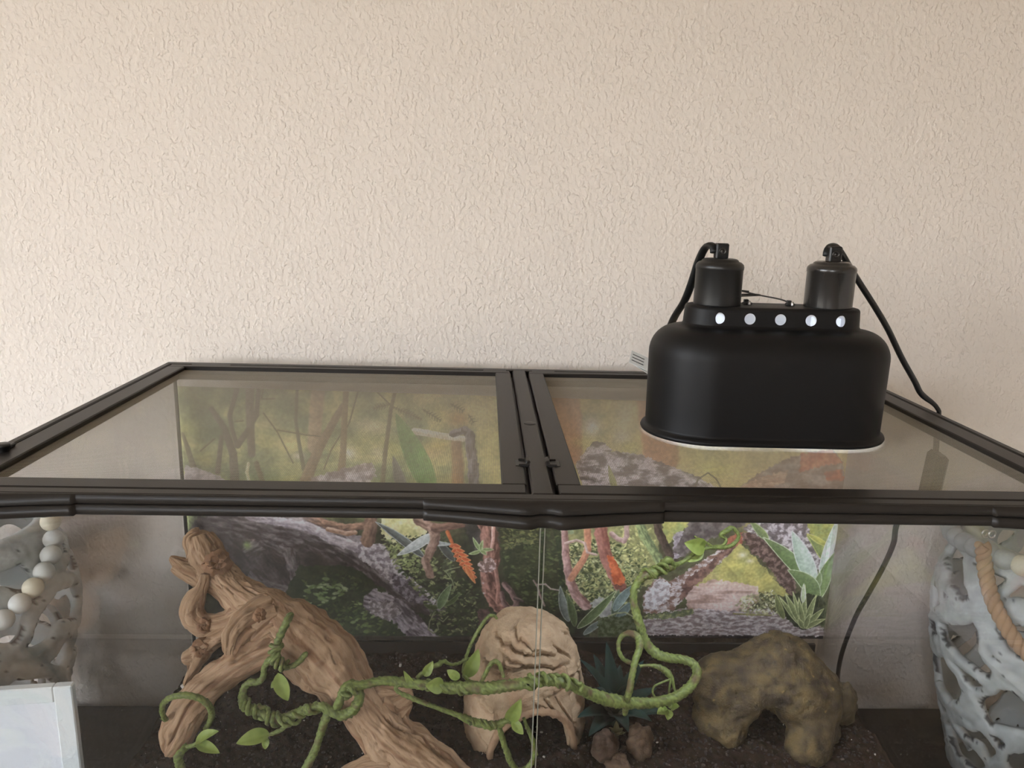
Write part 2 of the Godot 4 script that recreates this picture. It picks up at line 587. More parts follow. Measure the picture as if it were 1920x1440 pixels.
func wire(b: MB, p0: Vector3, p1: Vector3, r: float) -> void:
	var t := (p1 - p0).normalized()
	var x := Vector3.UP
	var y := t.cross(x)
	b.flat = true
	var i0 := b.v.size()
	for e in [p0, p1]:
		for k in 4:
			var a := TAU * k / 4.0
			var d := x * cos(a) + y * sin(a)
			b.p(e + d * r, Vector2.ZERO, Color.WHITE, d)
	for k in 4:
		var k2 := (k + 1) % 4
		b.ix.append_array([i0 + k, i0 + 4 + k, i0 + 4 + k2, i0 + k, i0 + 4 + k2, i0 + k2])

# ---------------------------------------------------------------- the twin heat lamp
const LA := 0.057      # half the straight length of the hood's racetrack outline
func track(s: float, r: float) -> Vector2:
	# s runs 0..1 once round, starting in the middle of the front; equal steps of the mean outline
	var rm := 0.040
	var per := 4.0 * LA + TAU * rm
	var d := s * per
	if d < LA:
		return Vector2(d, r)
	d -= LA
	if d < PI * rm:
		var a := d / rm
		return Vector2(LA + sin(a) * r, cos(a) * r)
	d -= PI * rm
	if d < 2 * LA:
		return Vector2(LA - d, -r)
	d -= 2 * LA
	if d < PI * rm:
		var a := d / rm
		return Vector2(-LA - sin(a) * r, -cos(a) * r)
	d -= PI * rm
	return Vector2(-LA + d, r)

func hood_point(s: float, r: float, y: float) -> Vector3:
	var q := track(fposmod(s, 1.0), r)
	return Vector3(q.x, y, q.y)

# both walls of the band that carries the vent holes
func hood_band(b: MB, r0: float, y0: float, r1: float, y1: float, holes: Array, inner: bool) -> void:
	var per := 4.0 * LA + TAU * 0.040
	var rm := (r0 + r1) / 2
	var segs := 96
	var hw := 0.0142
	var S := func(s: float, y: float) -> Vector3: return hood_point(s, lerpf(r0, r1, (y - y0) / (y1 - y0)), y)
	var from: float = (holes[0] - hw) / per
	var to: float = (holes[-1] + hw) / per
	var rows := []
	for y in [y0, y1]:
		var row := PackedInt32Array()
		for k in segs + 1:
			var s := lerpf(to, 1.0 + from, float(k) / segs)
			row.append(b.p(S.call(s, y)))
		rows.append(row)
	b.sheet(rows, false, inner)
	for hx: float in holes:
		var outer := PackedInt32Array()
		var ring := PackedInt32Array()
		var yc := (y0 + y1) / 2
		var angles := []
		for k in 32:
			angles.append(TAU * k / 32.0)
		for k in 4:
			angles.append(fposmod(atan2((y1 - y0) * (1 if k < 2 else -1), 2.0 * hw * (1 if k % 2 == 0 else -1)), TAU))
		angles.sort()
		for a: float in angles:
			var d := Vector2(cos(a), sin(a))
			var reach := minf(hw / maxf(absf(d.x), 1e-6), (y1 - y0) / 2 / maxf(absf(d.y), 1e-6))
			var e := d * reach
			outer.append(b.p(S.call((hx + e.x) / per, clampf(yc + e.y, y0, y1))))
			ring.append(b.p(S.call((hx + d.x * 0.0051) / per, yc + d.y * 0.0051)))
		b.sheet([outer, ring], true, inner)

func build_lamp() -> void:
	var t := thing("heat_lamp", "matt black twin-socket hood lamp standing on the right screen lid", "lamp", Vector3(0.2330, -0.0057, 0.2640), deg_to_rad(-1.2))
	t.scale = Vector3.ONE * 1.031
	t.rotation.x = -0.014
	var per := 4.0 * LA + TAU * 0.040
	var holes := []
	for k in 5:
		holes.append((k - 2) * 0.0282)
	# hood: outer skin, then inner skin
	var prof := [Vector2(0.0550, 0.0045), Vector2(0.0570, 0.0025), Vector2(0.0590, 0.0030), Vector2(0.0598, 0.0048), Vector2(0.0590, 0.0068), Vector2(0.0570, 0.0080), Vector2(0.0554, 0.0092), Vector2(0.0552, 0.011), Vector2(0.0554, 0.03), Vector2(0.0558, 0.06), Vector2(0.0560, 0.079)]
	for k in 11:
		var a := PI / 2 * (k + 1) / 11.0 * 0.93
		prof.append(Vector2(0.0315 + 0.0245 * cos(a), 0.079 + 0.026 * sin(a)))
	prof.append(Vector2(0.0292, 0.1056)); prof.append(Vector2(0.0272, 0.1066)); prof.append(Vector2(0.0260, 0.1085))
	var top := [Vector2(0.0252, 0.1225), Vector2(0.0248, 0.1240), Vector2(0.0236, 0.1252), Vector2(0.0220, 0.1256), Vector2(0.0150, 0.1256), Vector2(0.0001, 0.1256)]
	for skin in 2:
		var b := MB.new()
		var off := 0.0 if skin == 0 else 0.0012
		for piece in [prof, top]:
			var rows := []
			for q: Vector2 in piece:
				if skin == 1 and q.y < 0.009:
					continue
				var row := PackedInt32Array()
				for k in 128:
					row.append(b.p(hood_point(float(k) / 128.0, maxf(q.x - off, 0.0001), q.y - (off if q.y > 0.1 else 0.0))))
				rows.append(row)
			b.sheet(rows, true, skin == 1)
		hood_band(b, 0.0260 - off, 0.1085 - off, 0.0252 - off, 0.1225 - off, holes, skin == 1)
		var hd := obj("hood" if skin == 0 else "reflector", b.mesh(), M.lamp_black if skin == 0 else M.lamp_white, t)
		if skin == 1:
			hd.set_meta("label", "white inner face of the hood")
	# sockets with caps, strain reliefs, screws and flat cords
	for s in [-1.0, 1.0]:
		var cx: float = s * 0.0528
		var y := 0.1256
		var b := MB.new()
		b.lathe([Vector2(0.0210, y - 0.001), Vector2(0.0216, y), Vector2(0.0217, y + 0.001), Vector2(0.0217, y + 0.0325), Vector2(0.0221, y + 0.033), Vector2(0.0222, y + 0.0355), Vector2(0.0216, y + 0.0375), Vector2(0.0195, y + 0.0395), Vector2(0.0170, y + 0.0403), Vector2(0.0168, y + 0.0412), Vector2(0.0150, y + 0.0425), Vector2(0.0120, y + 0.0430), Vector2(0.0001, y + 0.0430)], 48, Vector3(cx, 0, 0))
		var so := obj("socket", b.mesh(), M.socket_black if s > 0 else M.socket_satin, t)
		if s > 0:
			so.set_meta("label", "glossier right socket")
		b = MB.new()
		var jy := y + 0.0495
		b.box(Vector3(cx, jy, 0.001), Vector3(0.0118, 0.0145, 0.010), 0.0012)
		var jw := obj("strain_relief", b.mesh(), M.clip_plastic, so)
		b = MB.new()
		var facing := Basis(Vector3.RIGHT, PI / 2)
		b.lathe([Vector2(0.0036, 0.0), Vector2(0.0036, 0.0012), Vector2(0.0028, 0.0016), Vector2(0.0026, 0.0008), Vector2(0.0014, 0.0008), Vector2(0.0012, 0.0013), Vector2(0.0001, 0.0013)], 20, Vector3(cx - 0.0005, jy, 0.006), facing)
		obj("screw", b.mesh(), M.steel_dark, so)
		# a bulb hangs below each socket
		b = MB.new()
		b.lathe([Vector2(0.0001, -0.062), Vector2(0.010, -0.0605), Vector2(0.018, -0.056), Vector2(0.0225, -0.048), Vector2(0.0235, -0.040), Vector2(0.021, -0.030), Vector2(0.0155, -0.020), Vector2(0.0132, -0.012), Vector2(0.0132, 0.0), Vector2(0.0001, 0.0)], 32, Vector3(cx, 0.115, 0))
		var bulb := obj("bulb", b.mesh(), M.bulb_glow, t)
		bulb.set_meta("label", "cool white bulb inside the hood")
		var li := SpotLight3D.new()
		li.name = "bulb_light"
		li.spot_angle = 66.0
		li.spot_angle_attenuation = 0.8
		li.spot_range = 8.0
		li.spot_attenuation = 2.0
		li.rotation.x = -PI / 2
		li.light_color = Color(0.88, 0.93, 1.0)
		li.light_energy = LAMP_ENERGY
		li.light_size = 0.018
		li.shadow_enabled = true
		li.position = Vector3(cx, 0.050, 0)
		t.add_child(li, true)
	# wire bail with its two studs
	for s in [-1.0, 1.0]:
		var b := MB.new()
		b.box(Vector3(s * 0.0205 - 0.002, 0.1268, -0.004), Vector3(0.008, 0.0022, 0.006), 0.0005)
		b.box(Vector3(s * 0.0205 - 0.003, 0.129, -0.005), Vector3(0.0042, 0.003, 0.0045), 0.0006)
		var st := obj("stud", b.mesh(), M.clip_plastic, t)
		b = MB.new()
		b.lathe([Vector2(0.0015, 0.0), Vector2(0.0016, 0.002), Vector2(0.001, 0.0034), Vector2(0.0001, 0.0036)], 14, Vector3(s * 0.0205 - 0.0015, 0.1262, 0.0005))
		obj("rivet", b.mesh(), M.steel, st)
	var b := MB.new()
	for pts in [[Vector4(0.019, 0.1275, -0.004, 0.0007), Vector4(0.012, 0.1305, -0.012, 0.0007), Vector4(-0.008, 0.1335, -0.022, 0.0007), Vector4(-0.02, 0.136, -0.026, 0.0007), Vector4(-0.024, 0.137, -0.024, 0.0007), Vector4(-0.016, 0.1365, -0.022, 0.0007)], [Vector4(-0.036, 0.1275, -0.004, 0.0007), Vector4(-0.03, 0.1318, -0.014, 0.0007), Vector4(-0.012, 0.1325, -0.022, 0.0007), Vector4(-0.004, 0.133, -0.023, 0.0007), Vector4(-0.01, 0.1335, -0.026, 0.0007), Vector4(-0.03, 0.133, -0.022, 0.0007)]]:
		var q := smooth4(pts, 0.002)
		b.tube(q[0], q[1], 8)
	var bail := obj("wire_bail", b.mesh(), M.steel_dark, t)
	bail.set_meta("kind", "stuff")
	# cords (in the lamp's own axes)
	var inv := t.transform.affine_inverse()
	var left := [Vector4(0.1721, 0.1731, 0.262, 0.002), Vector4(0.1717, 0.1776, 0.26, 0.0026), Vector4(0.1694, 0.1798, 0.255, 0.0026), Vector4(0.1667, 0.1767, 0.247, 0.0026), Vector4(0.1645, 0.163, 0.236, 0.0027), Vector4(0.1623, 0.1407, 0.225, 0.0027), Vector4(0.1601, 0.1198, 0.21, 0.0028), Vector4(0.1574, 0.0958, 0.18, 0.0029)]
	var right := [Vector4(0.2818, 0.1729, 0.262, 0.0021), Vector4(0.2831, 0.1779, 0.26, 0.0026), Vector4(0.2891, 0.1808, 0.255, 0.0026), Vector4(0.2989, 0.1786, 0.248, 0.0026), Vector4(0.3152, 0.1633, 0.238, 0.0029), Vector4(0.3329, 0.1448, 0.23, 0.003), Vector4(0.3568, 0.1202, 0.22, 0.003), Vector4(0.3808, 0.0948, 0.208, 0.0031), Vector4(0.4052, 0.0633, 0.198, 0.0029), Vector4(0.4286, 0.0352, 0.19, 0.0029), Vector4(0.4415, 0.0201, 0.184, 0.003)]
	left += [Vector4(0.165, 0.062, 0.125, 0.003), Vector4(0.185, 0.018, 0.06, 0.003), Vector4(0.192, 0.0085, 0.015, 0.003), Vector4(0.194, 0.0065, -0.006, 0.003), Vector4(0.195, -0.012, -0.018, 0.003), Vector4(0.195, -0.2, -0.02, 0.003)]
	var over := [Vector4(0.4590, 0.0085, 0.1795, 0.001), Vector4(0.4655, 0.0025, 0.179, 0.001), Vector4(0.4692, -0.005, 0.1785, 0.001), Vector4(0.4702, -0.03, 0.178, 0.001)]
	for s in 2:
		var pts: Array = left if s == 0 else right + over
		pts = pts.map(func(v: Vector4) -> Vector4:
			var l := inv * Vector3(v.x, v.y, v.z)
			return Vector4(l.x, l.y, l.z, 0.0046 if v.w > 0.0015 else 0.0036))
		var q := smooth4(pts, 0.004)
		b = MB.new()
		b.tube(q[0], q[1], 12, 0.66, Vector3(0.2, 0, 1))
		obj("cord", b.mesh(), M.cord_black, t)
	# in-line switch and the rest of the right cord, hanging outside the right glass
	var sw: Vector3 = inv * Vector3(0.4745, -0.078, 0.178)
	b = MB.new()
	b.box(sw, Vector3(0.014, 0.055, 0.028), 0.004, Basis(Vector3.RIGHT, 0.12))
	var swm := obj("inline_switch", b.mesh(), M.clip_plastic, t)
	b = MB.new()
	b.box(sw + Vector3(-0.0072, 0, 0), Vector3(0.002, 0.014, 0.008), 0.0008)
	obj("rocker", b.mesh(), M.cord_black, swm)
	var low := [Vector4(0.4705, -0.028, 0.178, 0.003), Vector4(0.473, -0.055, 0.178, 0.003), Vector4(0.474, -0.105, 0.177, 0.003)]
	low += [Vector4(0.4499, -0.1392, 0.165, 0.0032), Vector4(0.4561, -0.1769, 0.15, 0.0032), Vector4(0.4619, -0.2212, 0.125, 0.0034), Vector4(0.4692, -0.2733, 0.09, 0.0035), Vector4(0.4753, -0.3285, 0.055, 0.0037), Vector4(0.4818, -0.3883, 0.025, 0.0038), Vector4(0.4913, -0.4346, 0, 0.004), Vector4(0.5029, -0.4796, -0.02, 0.0041), Vector4(0.5182, -0.5378, -0.03, 0.0042)]
	low.append(Vector4(0.475, -0.525, -0.02, 0.003))
	low.append(Vector4(0.44, -0.535, -0.028, 0.003))
	low.append(Vector4(0.40, -0.5355, -0.03, 0.003))
	low = low.map(func(v: Vector4) -> Vector4:
		var l := inv * Vector3(v.x, v.y, v.z)
		return Vector4(l.x, l.y, l.z, 0.0031))
	var ql := smooth4(low, 0.006)
	b = MB.new()
	b.tube(ql[0], ql[1], 10)
	obj("cord", b.mesh(), M.cord_black, t)
	# folded paper tag on the left cord
	b = MB.new()
	var tg: Vector3 = inv * Vector3(0.1258, 0.0482, 0.17)
	var tb := Basis(Vector3.BACK, -0.4) * Basis(Vector3.RIGHT, 0.75)
	b.box(tg, Vector3(0.022, 0.0006, 0.017), 0.0, tb)
	b.box(tg + Vector3(0.002, -0.003, -0.001), Vector3(0.022, 0.0006, 0.017), 0.0, Basis(Vector3.BACK, -0.55) * Basis(Vector3.RIGHT, 0.65))
	var tagm := obj("paper_tag", b.mesh(), M.paper, t)
	tagm.set_meta("label", "folded white paper tag")
	b = MB.new()
	for k in 3:
		b.box(tg + tb * Vector3(-0.002, 0.0005, -0.004 + k * 0.004), Vector3(0.014, 0.0003, 0.0006), 0.0, tb)
	var pr := obj("print_line", b.mesh(), M.cord_black, tagm)
	pr.set_meta("kind", "stuff")
# ---------------------------------------------------------------- the printed forest backdrop (flat print on a sheet)
class Painter:
	var w: int
	var h: int
	var r := PackedFloat32Array()
	var g := PackedFloat32Array()
	var b := PackedFloat32Array()
	var nz := FastNoiseLite.new()
	var rg := RandomNumberGenerator.new()

	func _init(w_: int, h_: int) -> void:
		w = w_; h = h_
		for a in [r, g, b]:
			pass
		r.resize(w * h); g.resize(w * h); b.resize(w * h)
		nz.noise_type = FastNoiseLite.TYPE_SIMPLEX_SMOOTH
		nz.frequency = 1.0
		nz.fractal_octaves = 5
		rg.seed = 41

	func mix(i: int, c: Color, a: float) -> void:
		r[i] += (c.r - r[i]) * a
		g[i] += (c.g - g[i]) * a
		b[i] += (c.b - b[i]) * a

	func blob(p: Vector2, rx: float, ry: float, c: Color, alpha: float) -> void:
		for y in range(maxi(0, int(p.y - 2 * ry)), mini(h, int(p.y + 2 * ry) + 1)):
			for x in range(maxi(0, int(p.x - 2 * rx)), mini(w, int(p.x + 2 * rx) + 1)):
				var d := Vector2((x - p.x) / rx, (y - p.y) / ry).length_squared()
				mix(y * w + x, c, alpha * exp(-d * 1.3))

	# a stem, trunk or log along points: hi on its upper left side, lo on the other, broken up like bark
	func stroke(pts: Array, w0: float, w1: float, hi: Color, lo: Color, bark := 0.5, soft := 1.5, grain := 16.0) -> void:
		var n := pts.size() - 1
		for s in n:
			var a: Vector2 = pts[s]
			var e: Vector2 = pts[s + 1]
			var ra := lerpf(w0, w1, float(s) / n)
			var rb := lerpf(w0, w1, float(s + 1) / n)
			var m := maxf(ra, rb) + soft + 1
			var d := e - a
			var ln := maxf(d.length(), 0.01)
			var u := d / ln
			var q := Vector2(u.y, -u.x)
			if q.x + q.y > 0.0:
				q = -q
			for y in range(maxi(0, int(minf(a.y, e.y) - m)), mini(h, int(maxf(a.y, e.y) + m) + 1)):
				for x in range(maxi(0, int(minf(a.x, e.x) - m)), mini(w, int(maxf(a.x, e.x) + m) + 1)):
					var v := Vector2(x, y) - a
					var t := clampf(v.dot(u) / ln, 0.0, 1.0)
					var rr := lerpf(ra, rb, t)
					var edge := nz.get_noise_2d(x / grain, y / grain + 50.0) * bark * rr * 0.35
					var dist := (v - d * t).length() + edge
					if dist < rr + soft:
						var side := v.dot(q) / rr
						var tx := nz.get_noise_2d(v.dot(u) / grain / 2.2 + s * 9.0, side * rr / grain * 1.6)
						var f := clampf(0.5 + 0.45 * side + bark * 1.3 * tx, 0.0, 1.0)
						mix(y * w + x, lo.lerp(hi, f), clampf((rr - dist) / soft + 0.5, 0.0, 1.0))

	func leaf(a: Vector2, e: Vector2, wide: float, bend: float, c1: Color, c2: Color, rim: Color, soft := 1.2) -> void:
		var d := e - a
		var ln := d.length()
		var u := d / ln
		var q := Vector2(u.y, -u.x)
		var m := wide + absf(bend) + 3
		for y in range(maxi(0, int(minf(a.y, e.y) - m)), mini(h, int(maxf(a.y, e.y) + m) + 1)):
			for x in range(maxi(0, int(minf(a.x, e.x) - m)), mini(w, int(maxf(a.x, e.x) + m) + 1)):
				var v := Vector2(x, y) - a
				var t := v.dot(u) / ln
				if t < 0.0 or t > 1.0:
					continue
				var rr := wide * pow(sin(PI * pow(t, 0.72)), 0.75) + 0.3
				var side := (v.dot(q) - bend * 4.0 * t * (1.0 - t)) / rr
				if absf(side) < 1.0 + soft / rr:
					var c := c1.lerp(c2, clampf(0.5 + 0.5 * side + 0.3 * nz.get_noise_2d(t * 3.0, side * 5.0), 0.0, 1.0))
					if absf(side) > 1.0 - 1.8 / rr:
						c = c.lerp(rim, 0.75)
					mix(y * w + x, c, clampf((1.0 - absf(side)) * rr / soft + 0.5, 0.0, 1.0))

	# a patch of two tones mottled together
	func poly(pts: Array, c1: Color, c2: Color, grain := 9.0, hard := 1.6, bias := 0.0, stretch := Vector2.ONE) -> void:
		var pp := PackedVector2Array(pts)
		var x0 := 1e9; var y0 := 1e9; var x1 := -1e9; var y1 := -1e9
		for p in pp:
			x0 = minf(x0, p.x); x1 = maxf(x1, p.x); y0 = minf(y0, p.y); y1 = maxf(y1, p.y)
		for y in range(maxi(0, int(y0)), mini(h, int(y1) + 1)):
			for x in range(maxi(0, int(x0)), mini(w, int(x1) + 1)):
				var wob := Vector2(nz.get_noise_2d(x / 11.0, y / 11.0), nz.get_noise_2d(x / 11.0 + 70.0, y / 11.0)) * 5.0
				if Geometry2D.is_point_in_polygon(Vector2(x, y) + wob, pp):
					var f := nz.get_noise_2d(x / grain * stretch.x * 0.45, y / grain * stretch.y * 0.45 + 300.0) * hard * 1.15 + 0.5 + bias
					if hard > 1.9:
						# bark: plates split by dark cracks
						f *= 0.35 + 0.65 * smoothstep(0.0, 0.16, absf(nz.get_noise_2d(x / grain * stretch.x * 0.5 + 900.0, y / grain * stretch.y * 0.7)))
					mix(y * w + x, c1.lerp(c2, clampf(f, 0.0, 1.0)), 0.95)

	func dab(p: Vector2, ln: float, wd: float, ang: float, c: Color, alpha: float) -> void:
		var u := Vector2(cos(ang), sin(ang))
		var m := int(ln) + 1
		for y in range(maxi(0, int(p.y) - m), mini(h, int(p.y) + m + 1)):
			for x in range(maxi(0, int(p.x) - m), mini(w, int(p.x) + m + 1)):
				var v := Vector2(x, y) - p
				var d := Vector2(v.dot(u) / ln, (v.x * u.y - v.y * u.x) / wd).length()
				if d < 1.0:
					mix(y * w + x, c, alpha * minf(1.0, (1.0 - d) * 3.0))

	# a heap of small leaves
	func leaves(pts: Array, n: int, ln: float, cols: Array, flat_ := 0.0) -> void:
		var pp := PackedVector2Array(pts)
		var x0 := 1e9; var y0 := 1e9; var x1 := -1e9; var y1 := -1e9
		for p in pp:
			x0 = minf(x0, p.x); x1 = maxf(x1, p.x); y0 = minf(y0, p.y); y1 = maxf(y1, p.y)
		for k in n:
			var p := Vector2(rg.randf_range(x0, x1), rg.randf_range(y0, y1))
			if Geometry2D.is_point_in_polygon(p, pp):
				var c: Color = cols[rg.randi() % cols.size()]
				if nz.get_noise_2d(p.x / 30.0, p.y / 30.0) < -0.15 and rg.randf() < 0.7:
					c = cols[0]
				var l := ln * rg.randf_range(0.5, 1.3)
				dab(p, l, l * rg.randf_range(0.3, 0.6), rg.randf_range(-1.2, 1.2) * (1.0 - flat_), c, 0.85)

	func texture(gain: float) -> ImageTexture:
		var out := PackedByteArray()
		out.resize(w * h * 3)
		for i in w * h:
			out[i * 3] = clampi(int(r[i] * gain * 255.0), 0, 255)
			out[i * 3 + 1] = clampi(int(g[i] * gain * 255.0), 0, 255)
			out[i * 3 + 2] = clampi(int(b[i] * gain * 255.0), 0, 255)
		return ImageTexture.create_from_image(Image.create_from_data(w, h, false, Image.FORMAT_RGB8, out))

func H(s: String) -> Color:
	var c := Color.html(s)
	# the print's mauves are muted
	if c.b > c.g and c.r > c.g:
		var l := (c.r + c.g + c.b) / 3.0
		c = Color(lerpf(l, c.r, 0.55) + 0.012, lerpf(l, c.g, 0.55), lerpf(l, c.b, 0.55) - 0.016)
	var m := (c.r + c.g + c.b) / 3.0
	if c.b < minf(c.r, c.g) * 0.65 and c.g > c.r * 0.75:
		c = Color(lerpf(m, c.r, 0.82), lerpf(m, c.g, 0.82), lerpf(m, c.b, 0.82) + 0.03)
	return Color(lerpf(m, c.r, 0.84), lerpf(m, c.g, 0.84), lerpf(m, c.b, 0.84))

func paint_backdrop() -> ImageTexture:
	var P := Painter.new(1281, 517)
	var olive := H("6f7a45"); var yellow := H("b7ac55"); var tan_ := H("bfa76f"); var deep := H("3c432e")
	# ground colours: pale woodland above, dense undergrowth below
	for y in P.h:
		var v := float(y) / P.h
		for x in P.w:
			var u := float(x) / P.w
			var n := P.nz.get_noise_2d(x / 95.0, y / 80.0)
			var n2 := P.nz.get_noise_2d(x / 28.0 + 40.0, y / 26.0)
			var up := olive.lerp(yellow, clampf(0.25 + u * 0.9 + n * 1.1, 0.0, 1.0)).lerp(tan_, clampf((u - 0.32) * 1.5 + n2 * 0.3, 0.0, 0.75))
			var dn := deep.lerp(H("2c2a22"), clampf(0.5 + n2, 0.0, 1.0))
			var k := smoothstep(0.42, 0.6, v + n * 0.10)
			if u > 0.62:
				dn = dn.lerp(H("8d8a4a"), 0.35)
			var c := up.lerp(dn, k)
			var i := y * P.w + x
			P.r[i] = c.r; P.g[i] = c.g; P.b[i] = c.b
	# ---- upper woodland
	for q in [[Vector2(13, 83), 30, 22, "a9a848", 0.7], [Vector2(44, 148), 26, 16, "b5ab4c", 0.8], [Vector2(12, 31), 40, 26, "55603f", 0.7], [Vector2(46, 41), 30, 50, "5a6445", 0.6], [Vector2(89, 56), 14, 14, "c8bd62", 0.8], [Vector2(162, 75), 30, 16, "a39a6e", 0.6], [Vector2(206, 111), 30, 16, "cbb87c", 0.7], [Vector2(220, 137), 14, 8, "d8c7b4", 0.8], [Vector2(352, 77), 30, 16, "cdbfae", 0.7], [Vector2(342, 88), 26, 26, "b9b152", 0.5], [Vector2(397, 124), 36, 24, "bdb84f", 0.8], [Vector2(316, 130), 14, 12, "d9cfc0", 0.8], [Vector2(371, 129), 16, 14, "cdbfa5", 0.6], [Vector2(462, 12), 60, 24, "c9b67a", 0.8], [Vector2(563, 31), 50, 60, "c8b566", 0.8], [Vector2(523, 58), 22, 22, "a5763f", 0.75], [Vector2(517, 27), 14, 10, "96803f", 0.6], [Vector2(585, 126), 26, 50, "c9b65a", 0.8], [Vector2(488, 111), 22, 12, "bfa53f", 0.8], [Vector2(463, 128), 30, 12, "c49a6a", 0.6]]:
		P.blob(q[0], q[1] * 1.0, q[2] * 1.0, H(q[3]), q[4])
	var bk := H("6d6152"); var bk2 := H("57503f")
	P.stroke([Vector2(262, -9), Vector2(255, 47), Vector2(248, 119)], 13, 12, H("a88f6e"), H("92795a"), 0.2, 4.0)
	P.stroke([Vector2(61, 47), Vector2(83, 85), Vector2(96, 134), Vector2(97, 193)], 5, 9, bk, bk2, 0.3)
	P.stroke([Vector2(114, -6), Vector2(94, 59), Vector2(96, 81), Vector2(104, 118)], 4.5, 4, bk, bk2, 0.2)
	P.stroke([Vector2(134, -10), Vector2(131, 77), Vector2(131, 134)], 8, 7, H("756857"), H("5d5342"), 0.3)
	P.stroke([Vector2(152, -7), Vector2(143, 58), Vector2(124, 91), Vector2(105, 118)], 4, 6, bk, bk2, 0.2)
	P.stroke([Vector2(76, 101), Vector2(71, 135), Vector2(65, 172)], 4, 5, bk, bk2, 0.2)
	P.stroke([Vector2(222, -9), Vector2(216, 68), Vector2(222, 121), Vector2(228, 164)], 2.6, 4, H("6f6a3f"), H("5a5636"), 0.2)
	P.stroke([Vector2(305, 37), Vector2(284, 73), Vector2(261, 115), Vector2(244, 153), Vector2(230, 188)], 6, 11, H("8d7659"), H("6c593f"), 0.3)
	P.stroke([Vector2(315, -11), Vector2(311, 20), Vector2(305, 111), Vector2(295, 174)], 4, 5, H("86704f"), H("6f5c40"), 0.2)
	for t in [[Vector2(306, 81), Vector2(280, 126), Vector2(266, 163)], [Vector2(157, 54), Vector2(181, 90), Vector2(208, 151)], [Vector2(118, 69), Vector2(103, 71)], [Vector2(161, -7), Vector2(154, 26), Vector2(179, 25)], [Vector2(63, 105), Vector2(35, 130)], [Vector2(182, 86), Vector2(236, 95), Vector2(261, 97)], [Vector2(333, 10), Vector2(317, 67), Vector2(312, 78)], [Vector2(365, 4), Vector2(387, 26), Vector2(400, 39)]]:
		P.stroke(t, 1.4, 1.2, H("6e6245"), H("5b5138"), 0.1, 1.0)
	P.stroke([Vector2(4, 96), Vector2(12, 125), Vector2(20, 165)], 3, 6, H("6a6248"), H("545038"), 0.2)
	P.stroke([Vector2(124, 153), Vector2(120, 171), Vector2(124, 193)], 3, 3, H("cfc39f"), H("b5a780"), 0.2)
	P.stroke([Vector2(139, 153), Vector2(145, 176), Vector2(149, 192)], 5, 5, H("766848"), H("5f5238"), 0.2)
	P.stroke([Vector2(403, 6), Vector2(395, 39), Vector2(390, 76), Vector2(383, 129), Vector2(377, 194)], 3.2, 4.4, H("77683c"), H("635630"), 0.2)
	P.stroke([Vector2(311, 8), Vector2(307, 67), Vector2(302, 152)], 5, 6, H("8a7452"), H("75603f"), 0.2)
	P.stroke([Vector2(518, 106), Vector2(522, 148), Vector2(522, 197)], 10, 12, H("9d7b52"), H("7f5f40"), 0.2, 5.0)
	P.stroke([Vector2(439, 84), Vector2(462, 87), Vector2(498, 93), Vector2(531, 97)], 7, 6, H("d6cbbb"), H("b9aa94"), 0.5)
	P.stroke([Vector2(511, 87), Vector2(535, 80), Vector2(545, 89), Vector2(546, 116), Vector2(551, 148), Vector2(554, 208)], 7, 11, H("807482"), H("4a4147"), 0.9)
	# fronds
	for f in [[Vector2(397, 36), Vector2(452, 60)], [Vector2(455, 41), Vector2(489, 62)], [Vector2(507, 29), Vector2(531, 42)], [Vector2(541, 50), Vector2(551, 65)], [Vector2(397, 31), Vector2(362, 40)]]:
		var a: Vector2 = f[0]
		var e: Vector2 = f[1]
		P.stroke([a, e], 1.2, 1.0, H("7a6d3a"), H("6a5e32"), 0.0, 1.0)
		var n := int(a.distance_to(e) / 5.0)
		for k in n:
			var m := a.lerp(e, (k + 0.5) / n)
			for s in [-1.0, 1.0]:
				P.stroke([m, m + (e - a).normalized().rotated(s * 1.0) * 8.0 * sin(PI * (k + 1.0) / (n + 1.5))], 1.3, 0.7, H("7c7338"), H("655e30"), 0.0, 1.0)
	P.leaf(Vector2(475, 209), Vector2(404, 50), 22, 0.0, H("72924d"), H("5a7a41"), H("6d8b50"))
	P.leaf(Vector2(422, 226), Vector2(398, 134), 11, 0.0, H("6f6b60"), H("55524c"), H("6f6b60"))
	P.poly([Vector2(3, 159), Vector2(43, 167), Vector2(82, 188), Vector2(125, 225), Vector2(-1, 227)], H("a9989f"), H("85767d"), 14, 1.2)
	P.poly([Vector2(217, 218), Vector2(243, 180), Vector2(300, 161), Vector2(359, 146), Vector2(366, 173), Vector2(350, 189), Vector2(298, 223)], H("b3a4ab"), H("7f6d68"), 12, 1.6)
	# right of the middle bar
	P.stroke([Vector2(723, 2), Vector2(732, 59), Vector2(737, 123)], 26, 24, H("b88c68"), H("a37756"), 0.2, 6.0)
	P.stroke([Vector2(894, -1), Vector2(902, 56), Vector2(916, 131)], 36, 34, H("b5825a"), H("9b6c49"), 0.2, 6.0)
	for q in [[Vector2(777, 69), 18, 22, "cbbfb8", 0.9], [Vector2(838, 47), 24, 40, "c3b79a", 0.7], [Vector2(835, 89), 20, 16, "cfc4b4", 0.7], [Vector2(852, 108), 22, 10, "c9be55", 0.8], [Vector2(769, 101), 30, 10, "c3b85a", 0.7], [Vector2(1009, 119), 60, 34, "b5a957", 0.9], [Vector2(1022, 151), 40, 20, "bdb34c", 0.8], [Vector2(1104, 128), 40, 30, "a89a68", 0.8], [Vector2(1126, 42), 90, 70, "b3a660", 0.9]]:
		P.blob(q[0], q[1] * 1.0, q[2] * 1.0, H(q[3]), q[4])
